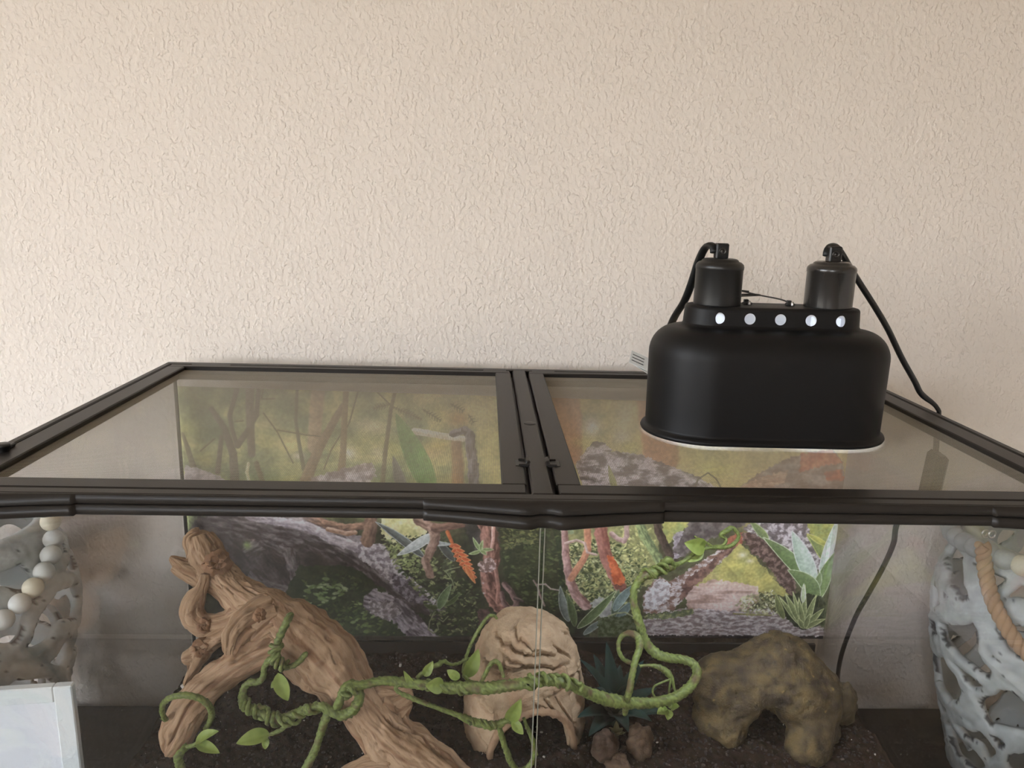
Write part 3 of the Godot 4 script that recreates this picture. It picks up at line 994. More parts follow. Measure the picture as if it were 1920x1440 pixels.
	P.poly([Vector2(750, 145), Vector2(766, 117), Vector2(784, 97), Vector2(805, 103), Vector2(821, 118), Vector2(874, 123), Vector2(911, 137), Vector2(948, 150), Vector2(992, 168), Vector2(1036, 190), Vector2(1040, 240), Vector2(987, 235), Vector2(880, 220), Vector2(796, 215), Vector2(762, 183)], H("5e4f57"), H("b3a3b4"), 12, 2.2, 0.12, Vector2(0.6, 1.2))
	P.leaf(Vector2(833, 209), Vector2(813, 146), 6, 0.0, H("9a9440"), H("7c7a38"), H("8d883c"))
	P.stroke([Vector2(986, 190), Vector2(990, 172), Vector2(1009, 158), Vector2(1026, 170), Vector2(1039, 192)], 1.5, 1.5, H("6f6238"), H("5a5030"), 0.0, 1.0)
	P.poly([Vector2(1070, 189), Vector2(1112, 155), Vector2(1167, 124), Vector2(1213, 113), Vector2(1249, 106), Vector2(1275, 132), Vector2(1287, 208), Vector2(1203, 255), Vector2(1094, 239)], H("7d6557"), H("9b8a82"), 14, 1.4, -0.05, Vector2(0.7, 1.3))
	P.poly([Vector2(1187, 116), Vector2(1249, 107), Vector2(1274, 134), Vector2(1237, 139), Vector2(1191, 154)], H("a5583c"), H("c07a55"), 8, 1.6)
	P.poly([Vector2(1239, 153), Vector2(1273, 147), Vector2(1280, 169), Vector2(1246, 172)], H("b3623f"), H("94503a"), 8, 1.6)
	P.poly([Vector2(1073, 186), Vector2(1128, 161), Vector2(1169, 149), Vector2(1162, 177), Vector2(1110, 192)], H("9c7a62"), H("b99a80"), 7, 2.0, 0.0, Vector2(0.5, 1.6))
	# ---- lower undergrowth, left
	P.poly([Vector2(0, 254), Vector2(124, 253), Vector2(132, 297), Vector2(68, 343), Vector2(-2, 344)], H("8d9550"), H("6f7a44"), 12, 1.4)
	for t in [[Vector2(24, 260), Vector2(29, 298), Vector2(39, 343)], [Vector2(47, 259), Vector2(55, 298), Vector2(57, 354)], [Vector2(63, 281), Vector2(66, 331), Vector2(72, 365)]]:
		P.stroke(t, 4, 6, H("5a5448"), H("3c382f"), 0.4)
	P.poly([Vector2(52, 259), Vector2(133, 264), Vector2(214, 296), Vector2(296, 329), Vector2(358, 362), Vector2(421, 408), Vector2(399, 526), Vector2(249, 527), Vector2(94, 434), Vector2(37, 343)], H("332d2c"), H("4d4446"), 24, 1.6)
	P.stroke([Vector2(45, 298), Vector2(90, 309), Vector2(149, 364), Vector2(189, 422)], 40, 24, H("5b5053"), H("37302f"), 0.7, 8.0, 26.0)
	P.stroke([Vector2(120, 331), Vector2(152, 314), Vector2(197, 341), Vector2(210, 398)], 16, 14, H("7d7078"), H("40383b"), 0.8, 3.0)
	P.stroke([Vector2(127, 388), Vector2(147, 410), Vector2(178, 422)], 16, 16, H("6d6169"), H("3b3336"), 0.8, 3.0)
	P.poly([Vector2(146, 431), Vector2(189, 416), Vector2(200, 445), Vector2(182, 459), Vector2(151, 455)], H("8a7e92"), H("5d5264"), 9, 2.2)
	P.blob(Vector2(113, 322), 9, 9, H("7f9a44"), 0.9)
	P.blob(Vector2(129, 308), 16, 5, H("8a6f6a"), 0.7)
	P.poly([Vector2(212, 364), Vector2(358, 362), Vector2(421, 419), Vector2(464, 526), Vector2(355, 563), Vector2(206, 516), Vector2(166, 457)], H("2c3624"), H("38402b"), 16, 1.6)
	P.leaves([Vector2(221, 387), Vector2(295, 374), Vector2(357, 408), Vector2(421, 466), Vector2(420, 550), Vector2(270, 545), Vector2(208, 468)], 700, 6, [H("2b3322"), H("3f4d2d"), H("4e5d36"), H("37432a")])
	P.leaves([Vector2(237, 392), Vector2(295, 392), Vector2(304, 421), Vector2(251, 450), Vector2(209, 445)], 90, 7, [H("6f8050"), H("8c9870"), H("5d6f3f")], 0.5)
	P.leaves([Vector2(315, 432), Vector2(378, 479), Vector2(356, 515), Vector2(303, 491)], 60, 6, [H("60703f"), H("7c8b58")], 0.5)
	# big mossy log running down to the right, its pale crest
	P.stroke([Vector2(83, 259), Vector2(174, 280), Vector2(255, 301), Vector2(317, 328), Vector2(358, 356), Vector2(405, 402), Vector2(453, 440), Vector2(479, 454)], 42, 22, H("8a7c86"), H("41373c"), 0.8, 3.0, 22.0)
	P.stroke([Vector2(121, 262), Vector2(179, 272), Vector2(235, 282), Vector2(281, 309), Vector2(329, 324), Vector2(364, 339), Vector2(395, 371), Vector2(442, 413), Vector2(469, 440)], 9, 12, H("c3b3c0"), H("8b7c8c"), 1.0, 2.0, 16.0)
	P.poly([Vector2(330, 311), Vector2(379, 316), Vector2(405, 350), Vector2(421, 390), Vector2(394, 402), Vector2(358, 368), Vector2(327, 345)], H("7a6c7c"), H("beb0bf"), 7, 2.6, 0.1)
	P.poly([Vector2(395, 379), Vector2(431, 394), Vector2(469, 431), Vector2(463, 448), Vector2(421, 437), Vector2(394, 408)], H("4a3f4f"), H("857890"), 7, 2.6)
	# second log
	P.stroke([Vector2(362, 441), Vector2(405, 461), Vector2(447, 508), Vector2(491, 552), Vector2(507, 580)], 26, 20, H("a394a6"), H("4e4250"), 0.9, 2.0, 16.0)
	P.poly([Vector2(346, 438), Vector2(394, 441), Vector2(415, 466), Vector2(388, 485), Vector2(351, 467)], H("6f6069"), H("b1a1ab"), 7, 2.4)
	# roots along the top
	P.stroke([Vector2(231, 260), Vector2(266, 275), Vector2(307, 283), Vector2(349, 277)], 9, 8, H("a67f68"), H("5d463a"), 0.8, 2.0)
	P.stroke([Vector2(271, 286), Vector2(307, 295), Vector2(323, 292)], 5, 5, H("c4a48c"), H("8a6650"), 0.6)
	P.stroke([Vector2(355, 249), Vector2(353, 283), Vector2(348, 308)], 12, 14, H("8f705c"), H("5b463a"), 0.6, 2.0)
	P.blob(Vector2(215, 265), 30, 7, H("c9b9bf"), 0.6)
	# grass and blades
	P.poly([Vector2(372, 255), Vector2(463, 254), Vector2(463, 293), Vector2(395, 316), Vector2(374, 294)], H("b7b176"), H("cfc493"), 14, 1.4)
	P.leaves([Vector2(374, 305), Vector2(494, 292), Vector2(516, 372), Vector2(570, 418), Vector2(572, 513), Vector2(485, 514), Vector2(453, 431), Vector2(400, 362)], 1500, 5, [H("343f24"), H("566133"), H("74803f"), H("8f9650"), H("454f2c")])
	P.leaves([Vector2(379, 316), Vector2(463, 321), Vector2(484, 372), Vector2(421, 379)], 240, 5, [H("8f9a4a"), H("a8ad5c"), H("6d7a3c")])
	P.leaf(Vector2(458, 344), Vector2(362, 269), 9, -3.0, H("6f7573"), H("3f4544"), H("a4a8a6"))
	P.leaf(Vector2(475, 293), Vector2(404, 340), 10, 2.0, H("b8bcba"), H("8d9391"), H("c4c7c4"))
	P.leaf(Vector2(518, 351), Vector2(479, 302), 8, 0.0, H("555c58"), H("3a403d"), H("7c827d"))
	P.leaf(Vector2(463, 313), Vector2(515, 315), 5, 0.0, H("aeb2b0"), H("8d9391"), H("b4b7b4"))
	P.stroke([Vector2(447, 265), Vector2(475, 281), Vector2(480, 302), Vector2(469, 332), Vector2(460, 352), Vector2(470, 382)], 11, 8, H("a58676"), H("6a4f44"), 0.7, 2.0)
	P.stroke([Vector2(479, 281), Vector2(515, 275), Vector2(546, 269)], 9, 7, H("8d6a5a"), H("5b4238"), 0.6, 2.0)
	P.leaf(Vector2(487, 456), Vector2(512, 401), 9, 2.0, H("76885c"), H("4a5a38"), H("8a987a"))
	P.leaf(Vector2(499, 448), Vector2(529, 418), 5, -4.0, H("556438"), H("3e4a2b"), H("6b7850"))
	P.leaf(Vector2(485, 454), Vector2(456, 445), 5, 2.0, H("4e5a34"), H("3a4428"), H("5f6b44"))
	for t in [[Vector2(477, 466), Vector2(469, 484), Vector2(467, 502), Vector2(476, 510), Vector2(487, 502), Vector2(485, 492)], [Vector2(487, 478), Vector2(496, 484), Vector2(506, 472)], [Vector2(499, 372), Vector2(514, 367), Vector2(529, 363)], [Vector2(501, 374), Vector2(514, 393), Vector2(519, 413)]]:
		P.stroke(t, 1.3, 1.1, H("8a8f6c"), H("6d7252"), 0.0, 1.0)
	P.poly([Vector2(345, 545), Vector2(464, 532), Vector2(572, 519), Vector2(637, 519), Vector2(639, 611), Vector2(344, 612)], H("332a26"), H("4b3d38"), 14, 1.6)
	P.poly([Vector2(507, 532), Vector2(572, 515), Vector2(621, 519), Vector2(572, 543), Vector2(518, 547)], H("54423c"), H("6d564c"), 9, 1.8)
	# the orange flower head
	P.stroke([Vector2(503, 289), Vector2(510, 306), Vector2(524, 343), Vector2(540, 372), Vector2(559, 397)], 4, 2, H("b5693a"), H("a04f2e"), 0.2)
	for k in 8:
		var m := Vector2(Vector2(515, 315)).lerp(Vector2(552, 381), k / 7.0)
		var ln := 21.0 - absf(k - 2.5) * 2.2
		for s in [-1.0, 1.0]:
			P.leaf(m, m + Vector2(0.42, 1.0).normalized().rotated(s * 1.05 - 0.1) * Vector2(1.0, 0.75) * ln - Vector2(0, 5.0 * s), 4.6, 1.5 * s, H("cf6a3c"), H("a8452a"), H("d98a5a"))
	P.leaf(Vector2(540, 362), Vector2(560, 399), 5, 0.0, H("cc7845"), H("a9572f"), H("d08a55"))
	# twisted trunk behind the hide
	P.poly([Vector2(536, 264), Vector2(630, 262), Vector2(631, 302), Vector2(568, 337), Vector2(547, 314)], H("33302d"), H("45403c"), 14, 1.4)
	P.stroke([Vector2(577, 252), Vector2(584, 291), Vector2(591, 325), Vector2(588, 360), Vector2(585, 394), Vector2(597, 429), Vector2(619, 459), Vector2(641, 467)], 17, 17, H("a8786a"), H("55382f"), 0.9, 2.0, 18.0)
	P.stroke([Vector2(593, 268), Vector2(593, 302), Vector2(590, 325)], 4, 3, H("cfa79c"), H("9a6f62"), 0.4)
	P.stroke([Vector2(599, 365), Vector2(606, 406), Vector2(605, 441)], 4, 4, H("bb8878"), H("7d5548"), 0.4)
	P.poly([Vector2(563, 354), Vector2(590, 339), Vector2(601, 357), Vector2(596, 373), Vector2(569, 374)], H("6e5650"), H("c4aca6"), 6, 2.4)
	P.stroke([Vector2(618, 400), Vector2(632, 417), Vector2(643, 438), Vector2(641, 459)], 6, 6, H("9b7a74"), H("54403c"), 0.6)
	P.stroke([Vector2(613, 420), Vector2(617, 441), Vector2(630, 455)], 5, 5, H("8f6e68"), H("4d3a36"), 0.6)
	P.stroke([Vector2(640, 431), Vector2(662, 438)], 3.5, 3, H("7b6660"), H("45363a"), 0.4)
	P.poly([Vector2(563, 459), Vector2(587, 453), Vector2(598, 483), Vector2(571, 495)], H("4a3836"), H("6b4f4a"), 8, 1.8)
	for e in [Vector2(553, 299), Vector2(573, 305), Vector2(545, 335), Vector2(595, 325), Vector2(581, 337)]:
		P.leaf(Vector2(569, 328), e, 4, 1.0, H("8b9c6a"), H("5d6f3f"), H("a3b184"))
	for e in [Vector2(575, 398), Vector2(577, 420)]:
		P.blob(e, 2.5, 2, H("c9c4c2"), 0.9)
	# dark bushes in the middle
	P.poly([Vector2(598, 252), Vector2(736, 250), Vector2(745, 452), Vector2(662, 441), Vector2(617, 382)], H("2b3222"), H("39402a"), 16, 1.6)
	P.leaves([Vector2(609, 257), Vector2(734, 255), Vector2(746, 464), Vector2(668, 464), Vector2(617, 371)], 800, 5, [H("2a3120"), H("39442a"), H("455130"), H("556038")], 0.4)
	P.leaves([Vector2(609, 274), Vector2(683, 273), Vector2(684, 313), Vector2(616, 325)], 120, 5, [H("6b6a2f"), H("7d7a35"), H("565a2c")])
	P.stroke([Vector2(676, 391), Vector2(685, 405), Vector2(690, 423), Vector2(700, 446)], 2, 2, H("a58d86"), H("7a645e"), 0.3)
	P.stroke([Vector2(685, 400), Vector2(700, 399), Vector2(711, 409), Vector2(733, 413)], 1.8, 1.5, H("b5a29c"), H("8a7670"), 0.3)
	# ---- lower undergrowth, right
	P.poly([Vector2(736, 250), Vector2(924, 247), Vector2(924, 391), Vector2(871, 415), Vector2(745, 452)], H("77783f"), H("a09a50"), 14, 1.4)
	P.leaves([Vector2(739, 312), Vector2(811, 300), Vector2(903, 333), Vector2(902, 391), Vector2(873, 439), Vector2(746, 464)], 1700, 4.5, [H("3a4426"), H("56602f"), H("7c8348"), H("a5a66c"), H("454e2c"), H("b9b98a")])
	P.leaves([Vector2(841, 276), Vector2(905, 276), Vector2(927, 356), Vector2(862, 356)], 260, 5, [H("8f8e45"), H("b3ad5e"), H("c5bd7c")])
	P.poly([Vector2(715, 250), Vector2(750, 250), Vector2(752, 289), Vector2(731, 295)], H("9aa585"), H("7d8a66"), 10, 1.4)
	P.stroke([Vector2(728, 250), Vector2(734, 289), Vector2(738, 333), Vector2(744, 368), Vector2(751, 395), Vector2(763, 423), Vector2(784, 445)], 6, 11, H("b9958f"), H("7a564f"), 0.5, 1.8)
	P.stroke([Vector2(776, 249), Vector2(782, 323), Vector2(773, 346), Vector2(760, 369), Vector2(751, 386)], 7, 7, H("c98f6d"), H("97604a"), 0.5, 1.8)
	P.stroke([Vector2(737, 310), Vector2(758, 303), Vector2(775, 309), Vector2(781, 329), Vector2(800, 334)], 3, 2.4, H("c4aca4"), H("93756c"), 0.3)
	P.stroke([Vector2(805, 249), Vector2(806, 288), Vector2(818, 336), Vector2(836, 374), Vector2(852, 403)], 13, 12, H("a06b60"), H("7c4a3e"), 0.5, 2.0)
	P.poly([Vector2(821, 334), Vector2(834, 339), Vector2(861, 386), Vector2(859, 399), Vector2(838, 401)], H("c4643a"), H("a24c2c"), 8, 1.6)
	P.poly([Vector2(835, 398), Vector2(854, 401), Vector2(862, 415), Vector2(849, 413)], H("5c3a30"), H("704438"), 8, 1.6)
	P.stroke([Vector2(827, 288), Vector2(840, 299), Vector2(853, 304), Vector2(858, 293), Vector2(856, 271)], 5, 5, H("b59a94"), H("8a6a66"), 0.4)
	P.leaf(Vector2(751, 482), Vector2(730, 402), 9, 3.0, H("7d837c"), H("4c524c"), H("93998f"))
	P.leaf(Vector2(764, 493), Vector2(744, 419), 8, -2.0, H("5d6c42"), H("414d2f"), H("75835a"))
	P.poly([Vector2(791, 439), Vector2(812, 425), Vector2(840, 437), Vector2(836, 469), Vector2(821, 481)], H("a5a4a0"), H("8d8a88"), 10, 1.6)
	P.leaf(Vector2(769, 497), Vector2(845, 410), 10, -3.0, H("6a7a4c"), H("4a5936"), H("b5bb98"))
	P.leaf(Vector2(842, 475), Vector2(849, 408), 8, 0.0, H("5d6d52"), H("455240"), H("79876a"))
	P.leaf(Vector2(841, 457), Vector2(881, 397), 10, 3.0, H("7d8d88"), H("5a6a66"), H("93a09a"))
	P.leaf(Vector2(848, 475), Vector2(881, 433), 9, 0.0, H("748480"), H("54625d"), H("8a9792"))
	P.leaf(Vector2(782, 511), Vector2(833, 472), 7, 2.0, H("7a8279"), H("59615a"), H("9aa197"))
	P.poly([Vector2(809, 475), Vector2(896, 462), Vector2(910, 504), Vector2(812, 517)], H("3f4a2a"), H("62693f"), 6, 2.2)
	P.stroke([Vector2(831, 469), Vector2(847, 462), Vector2(865, 460), Vector2(883, 470)], 1.8, 1.5, H("a5a880"), H("82855f"), 0.0, 1.0)
	P.poly([Vector2(924, 247), Vector2(988, 246), Vector2(979, 269), Vector2(951, 298), Vector2(935, 321)], H("b3ad4a"), H("98a04a"), 14, 1.4)
	P.stroke([Vector2(883, 270), Vector2(893, 293), Vector2(908, 316), Vector2(922, 338), Vector2(932, 358)], 9, 9, H("95a06a"), H("5e6c3c"), 0.9, 2.0, 10.0)
	P.stroke([Vector2(913, 247), Vector2(920, 281), Vector2(938, 316), Vector2(957, 351)], 7, 9, H("5f4f45"), H("3b302a"), 0.6, 1.6)
	P.poly([Vector2(950, 286), Vector2(971, 280), Vector2(979, 332), Vector2(955, 344)], H("a394a8"), H("7d6f84"), 7, 2.2)
	P.poly([Vector2(953, 327), Vector2(979, 263), Vector2(998, 246), Vector2(1094, 245), Vector2(1091, 268), Vector2(1040, 291), Vector2(1004, 309), Vector2(974, 338)], H("54484c"), H("75676b"), 12, 1.6)
	# pale bark log leaning left of the arch
	P.poly([Vector2(899, 421), Vector2(915, 393), Vector2(929, 379), Vector2(951, 391), Vector2(971, 376), Vector2(1009, 348), Vector2(1037, 326), Vector2(1082, 285), Vector2(1094, 298), Vector2(1070, 325), Vector2(1045, 354), Vector2(1023, 384), Vector2(1002, 414), Vector2(983, 428), Vector2(963, 456), Vector2(923, 462), Vector2(902, 460)], H("7a5a4e"), H("bcaeb5"), 9, 2.4, 0.18, Vector2(0.8, 1.2))
	P.poly([Vector2(983, 384), Vector2(1029, 349), Vector2(1083, 290), Vector2(1091, 302), Vector2(1050, 345), Vector2(1016, 392), Vector2(991, 420), Vector2(971, 438)], H("5e443c"), H("876459"), 8, 1.8)
	P.poly([Vector2(904, 417), Vector2(929, 384), Vector2(954, 395), Vector2(953, 426), Vector2(923, 456), Vector2(904, 453)], H("93848a"), H("c9bdc4"), 7, 2.6, 0.2)
	P.poly([Vector2(1056, 297), Vector2(1089, 279), Vector2(1092, 305), Vector2(1064, 319)], H("8d4d3c"), H("a5664e"), 8, 1.4)
	# view through the arch
	P.poly([Vector2(1087, 305), Vector2(1126, 342), Vector2(1163, 382), Vector2(1202, 421), Vector2(1133, 412), Vector2(1001, 402), Vector2(1031, 372), Vector2(1060, 337)], H("b5a848"), H("a09a45"), 16, 1.6)
	for q in [[Vector2(1094, 331), 10, 7, "d3ccae", 0.9], [Vector2(1110, 344), 9, 5, "d6cfb5", 0.8], [Vector2(1083, 354), 26, 10, "c2b94c", 0.8], [Vector2(1077, 375), 18, 10, "8f8a3f", 0.7], [Vector2(1152, 383), 18, 14, "bfb04a", 0.8], [Vector2(1037, 378), 14, 8, "b5a25a", 0.7]]:
		P.blob(q[0], q[1] * 1.0, q[2] * 1.0, H(q[3]), q[4])
	P.poly([Vector2(1001, 402), Vector2(1037, 385), Vector2(1076, 389), Vector2(1131, 398), Vector2(1140, 430), Vector2(1105, 460), Vector2(994, 461), Vector2(986, 426)], H("9d7f72"), H("c4a8a0"), 18, 1.8, 0.1, Vector2(0.35, 2.2))
	P.poly([Vector2(892, 480), Vector2(988, 449), Vector2(1082, 455), Vector2(1158, 448), Vector2(1217, 478), Vector2(1280, 489), Vector2(1284, 526), Vector2(1144, 521), Vector2(895, 535)], H("80706f"), H("b8aab0"), 6, 2.2, 0.1, Vector2(0.6, 1.6))
	P.poly([Vector2(891, 468), Vector2(964, 459), Vector2(1004, 449), Vector2(1006, 464), Vector2(941, 476)], H("5f6a3c"), H("8a8f5c"), 6, 2.2)
	P.leaves([Vector2(1086, 437), Vector2(1111, 419), Vector2(1165, 406), Vector2(1193, 460), Vector2(1116, 466)], 420, 4, [H("8f8f5a"), H("c9c99a"), H("d8d3b5"), H("b5b06a"), H("85794f")])
	P.stroke([Vector2(1088, 461), Vector2(1127, 463), Vector2(1166, 464)], 1.5, 1.5, H("9a9448"), H("7a7438"), 0.0, 1.0)
	P.poly([Vector2(899, 511), Vector2(1282, 510), Vector2(1293, 594), Vector2(905, 597)], H("241f1e"), H("332c2b"), 12, 1.4)
	# right limb of the arch
	P.poly([Vector2(1089, 273), Vector2(1109, 259), Vector2(1266, 246), Vector2(1287, 282), Vector2(1288, 352), Vector2(1237, 364), Vector2(1204, 364), Vector2(1161, 318), Vector2(1121, 296)], H("695a66"), H("b9abbb"), 8, 2.4, 0.05)
	P.poly([Vector2(1086, 287), Vector2(1100, 280), Vector2(1129, 293), Vector2(1157, 313), Vector2(1179, 335), Vector2(1196, 364), Vector2(1210, 394), Vector2(1211, 424), Vector2(1187, 406), Vector2(1161, 371), Vector2(1139, 344), Vector2(1111, 325)], H("46342f"), H("7f6660"), 7, 2.0)
	P.poly([Vector2(1207, 243), Vector2(1282, 242), Vector2(1283, 294), Vector2(1257, 306), Vector2(1228, 283)], H("a5a53f"), H("8f9a48"), 12, 1.4)
	P.leaf(Vector2(1143, 298), Vector2(1101, 256), 8, 0.0, H("7f8f55"), H("647540"), H("a5b084"))
	P.leaf(Vector2(1262, 340), Vector2(1219, 286), 10, -6.0, H("8d9a45"), H("6d7d3a"), H("b5b84c"))
	P.leaf(Vector2(1263, 308), Vector2(1219, 283), 6, 0.0, H("b5b03c"), H("93953a"), H("c4be58"))
	P.leaf(Vector2(1243, 393), Vector2(1131, 292), 15, -6.0, H("74875a"), H("59703f"), H("cfd6bc"))
	P.leaf(Vector2(1249, 393), Vector2(1188, 277), 17, 0.0, H("b3c0b4"), H("93a593"), H("d6ddd2"))
	P.leaf(Vector2(1259, 378), Vector2(1278, 250), 11, 0.0, H("c4cfc6"), H("a3b2a5"), H("dbe1d8"))
	P.leaf(Vector2(1258, 429), Vector2(1286, 317), 15, 4.0, H("788a5a"), H("5d7342"), H("c4ccb0"))
	P.leaf(Vector2(1253, 405), Vector2(1257, 366), 8, 0.0, H("83936a"), H("66794a"), H("b9c2a5"))
	P.leaf(Vector2(1260, 429), Vector2(1189, 362), 17, -10.0, H("75875a"), H("55693c"), H("c4ccb0"))
	P.poly([Vector2(1187, 424), Vector2(1221, 411), Vector2(1272, 423), Vector2(1285, 483), Vector2(1230, 496), Vector2(1194, 466)], H("2e3320"), H("414829"), 8, 1.8)
	for e in [[Vector2(1178, 421), 6], [Vector2(1190, 414), 7], [Vector2(1205, 409), 5], [Vector2(1229, 394), 5], [Vector2(1219, 423), 6], [Vector2(1255, 417), 7], [Vector2(1275, 447), 7], [Vector2(1281, 471), 6], [Vector2(1223, 469), 6], [Vector2(1248, 459), 6]]:
		P.leaf(Vector2(1241, 493), e[0], e[1] * 1.0, 2.0, H("98a058"), H("67733a"), H("c4c890"))
	P.leaf(Vector2(1194, 472), Vector2(1170, 414), 7, 2.0, H("838a42"), H("5a622f"), H("a3a860"))
	P.leaf(Vector2(1229, 435), Vector2(1226, 392), 5, 0.0, H("b3bd9a"), H("93a078"), H("cdd4bd"))
	# fine grain over everything, like ink on paper
	for i in P.w * P.h:
		var gx := i % P.w
		var gy := i / P.w
		var n := 1.0 + 0.05 * P.nz.get_noise_2d(gx / 1.7, gy / 1.7) + 0.16 * P.nz.get_noise_2d(gx / 9.0 + 500.0, gy / 9.0) + 0.12 * P.nz.get_noise_2d(gx / 40.0, gy / 40.0 + 800.0)
		P.r[i] *= n; P.g[i] *= n; P.b[i] *= n
	return P.texture(PRINT_GAIN)

const PRINT_GAIN := 1.36
func build_backdrop() -> void:
	var m := mat("forest_print", Color.WHITE, 0.45)
	m.albedo_texture = paint_backdrop()
	m.texture_repeat = false
	var b := MB.new()
	var xl := -0.4525; var xr := 0.4625; var yb := -0.3995
	var tl := -0.0335; var tr := -0.0455
	var y0 := -0.03; var x0 := -0.4525; var sx := 0.915; var sy := 517.0 / 1400.0
	for zz in [-0.003, -0.0036]:
		var q := [Vector3(xl, tl, zz), Vector3(xr, tr, zz), Vector3(xr, yb, zz), Vector3(xl, yb, zz)]
		var i := b.v.size()
		b.face(q[0], q[1], q[2], q[3], Vector3(0, 0, 1 if zz > -0.0033 else -1))
		for k in range(i, b.v.size()):
			b.uv[k] = Vector2((b.v[k].x - x0) / sx, (y0 - b.v[k].y) / sy)
	var o := obj("backdrop_sheet", b.mesh(), m)
	tag(o, "printed forest backdrop sheet taped behind the terrarium's rear glass", "backdrop")
# ---------------------------------------------------------------- things in and around the tank
const SKY_ENERGY := 32.0
const FLOOR := -0.415

func more_materials() -> void:
	mat("socket_satin", Color(0.085, 0.082, 0.078), 0.4)
	mat("steel_dark", Color(0.25, 0.24, 0.23), 0.35, 0.8)
	for q in [["wood", 0.62, 0.3], ["clay", 0.85, 0.2], ["resin_rock", 0.62, 0.35], ["stone", 0.8, 0.3], ["vine_skin", 0.55, 0.4], ["leaf_skin", 0.45, 0.4], ["succulent_skin", 0.5, 0.35], ["soil", 0.95, 0.15], ["whitewash", 0.6, 0.4]]:
		var m := mat(q[0], Color.WHITE, q[1], 0.0, q[2])
		m.vertex_color_use_as_albedo = true
	var fine := noise_tex(512, 0.09, 4, 21)
	for k in ["wood", "clay", "resin_rock", "stone", "soil"]:
		var m: StandardMaterial3D = M[k]
		m.heightmap_enabled = true
		m.heightmap_texture = fine
		m.heightmap_scale = {"wood": 0.025, "resin_rock": 0.11}.get(k, 0.05)
		triplanar(m, 9.0)
	mat("bead_white", Color(0.80, 0.80, 0.77), 0.6)
	mat("bead_grey", Color(0.60, 0.61, 0.60), 0.65)
	mat("bead_cream", Color(0.80, 0.77, 0.68), 0.6)
	mat("jute", Color(0.66, 0.53, 0.40), 0.9, 0.0, 0.1)
	mat("frame_white", Color(0.86, 0.88, 0.87), 0.5)
	mat("mat_board", Color(0.88, 0.89, 0.90), 0.8)
	mat("chip", Color.WHITE, 0.9).vertex_color_use_as_albedo = true

func lin(r: float, g: float, b: float) -> Color:
	return Color(r, g, b)

func N(p: Vector3) -> float:
	return noise.get_noise_3dv(p)

# dense grid, one vertex in each crossed cell, one quad round each crossed edge
func nets(b: MB, lo: Vector3, hi: Vector3, cell: float, f: Callable) -> void:
	var n := Vector3i(((hi - lo) / cell).ceil()) + Vector3i.ONE
	var val := PackedFloat32Array()
	val.resize(n.x * n.y * n.z)
	var i := 0
	for z in n.z:
		for y in n.y:
			for x in n.x:
				val[i] = f.call(lo + Vector3(x, y, z) * cell)
				i += 1
	var sx := 1
	var sy := n.x
	var sz := n.x * n.y
	var at := {}
	for z in n.z - 1:
		for y in n.y - 1:
			for x in n.x - 1:
				var o := x + y * sy + z * sz
				var neg := 0
				var sum := Vector3.ZERO
				var cnt := 0
				for c in 8:
					if val[o + (c & 1) * sx + ((c >> 1) & 1) * sy + (c >> 2) * sz] < 0.0:
						neg += 1
				if neg == 0 or neg == 8:
					continue
				for c in 8:
					var v0 := val[o + (c & 1) * sx + ((c >> 1) & 1) * sy + (c >> 2) * sz]
					for ax in 3:
						if c & (1 << ax):
							continue
						var c2 := c | (1 << ax)
						var v1 := val[o + (c2 & 1) * sx + ((c2 >> 1) & 1) * sy + (c2 >> 2) * sz]
						if (v0 < 0.0) != (v1 < 0.0):
							var q := Vector3(c & 1, (c >> 1) & 1, c >> 2)
							q[ax] += v0 / (v0 - v1)
							sum += q
							cnt += 1
				at[o] = b.p(lo + (Vector3(x, y, z) + sum / cnt) * cell)
	var st := [sx, sy, sz]
	for o: int in at:
		for ax in 3:
			var u: int = st[(ax + 1) % 3]
			var w: int = st[(ax + 2) % 3]
			var a := val[o]
			var c := val[o + st[ax]]
			if (a < 0.0) == (c < 0.0) or not (at.has(o - u) and at.has(o - w) and at.has(o - u - w)):
				continue
			var q := [at[o], at[o - u], at[o - u - w], at[o - w]]
			if a < 0.0:
				b.ix.append_array([q[0], q[2], q[1], q[0], q[3], q[2]])
			else:
				b.ix.append_array([q[0], q[1], q[2], q[0], q[2], q[3]])

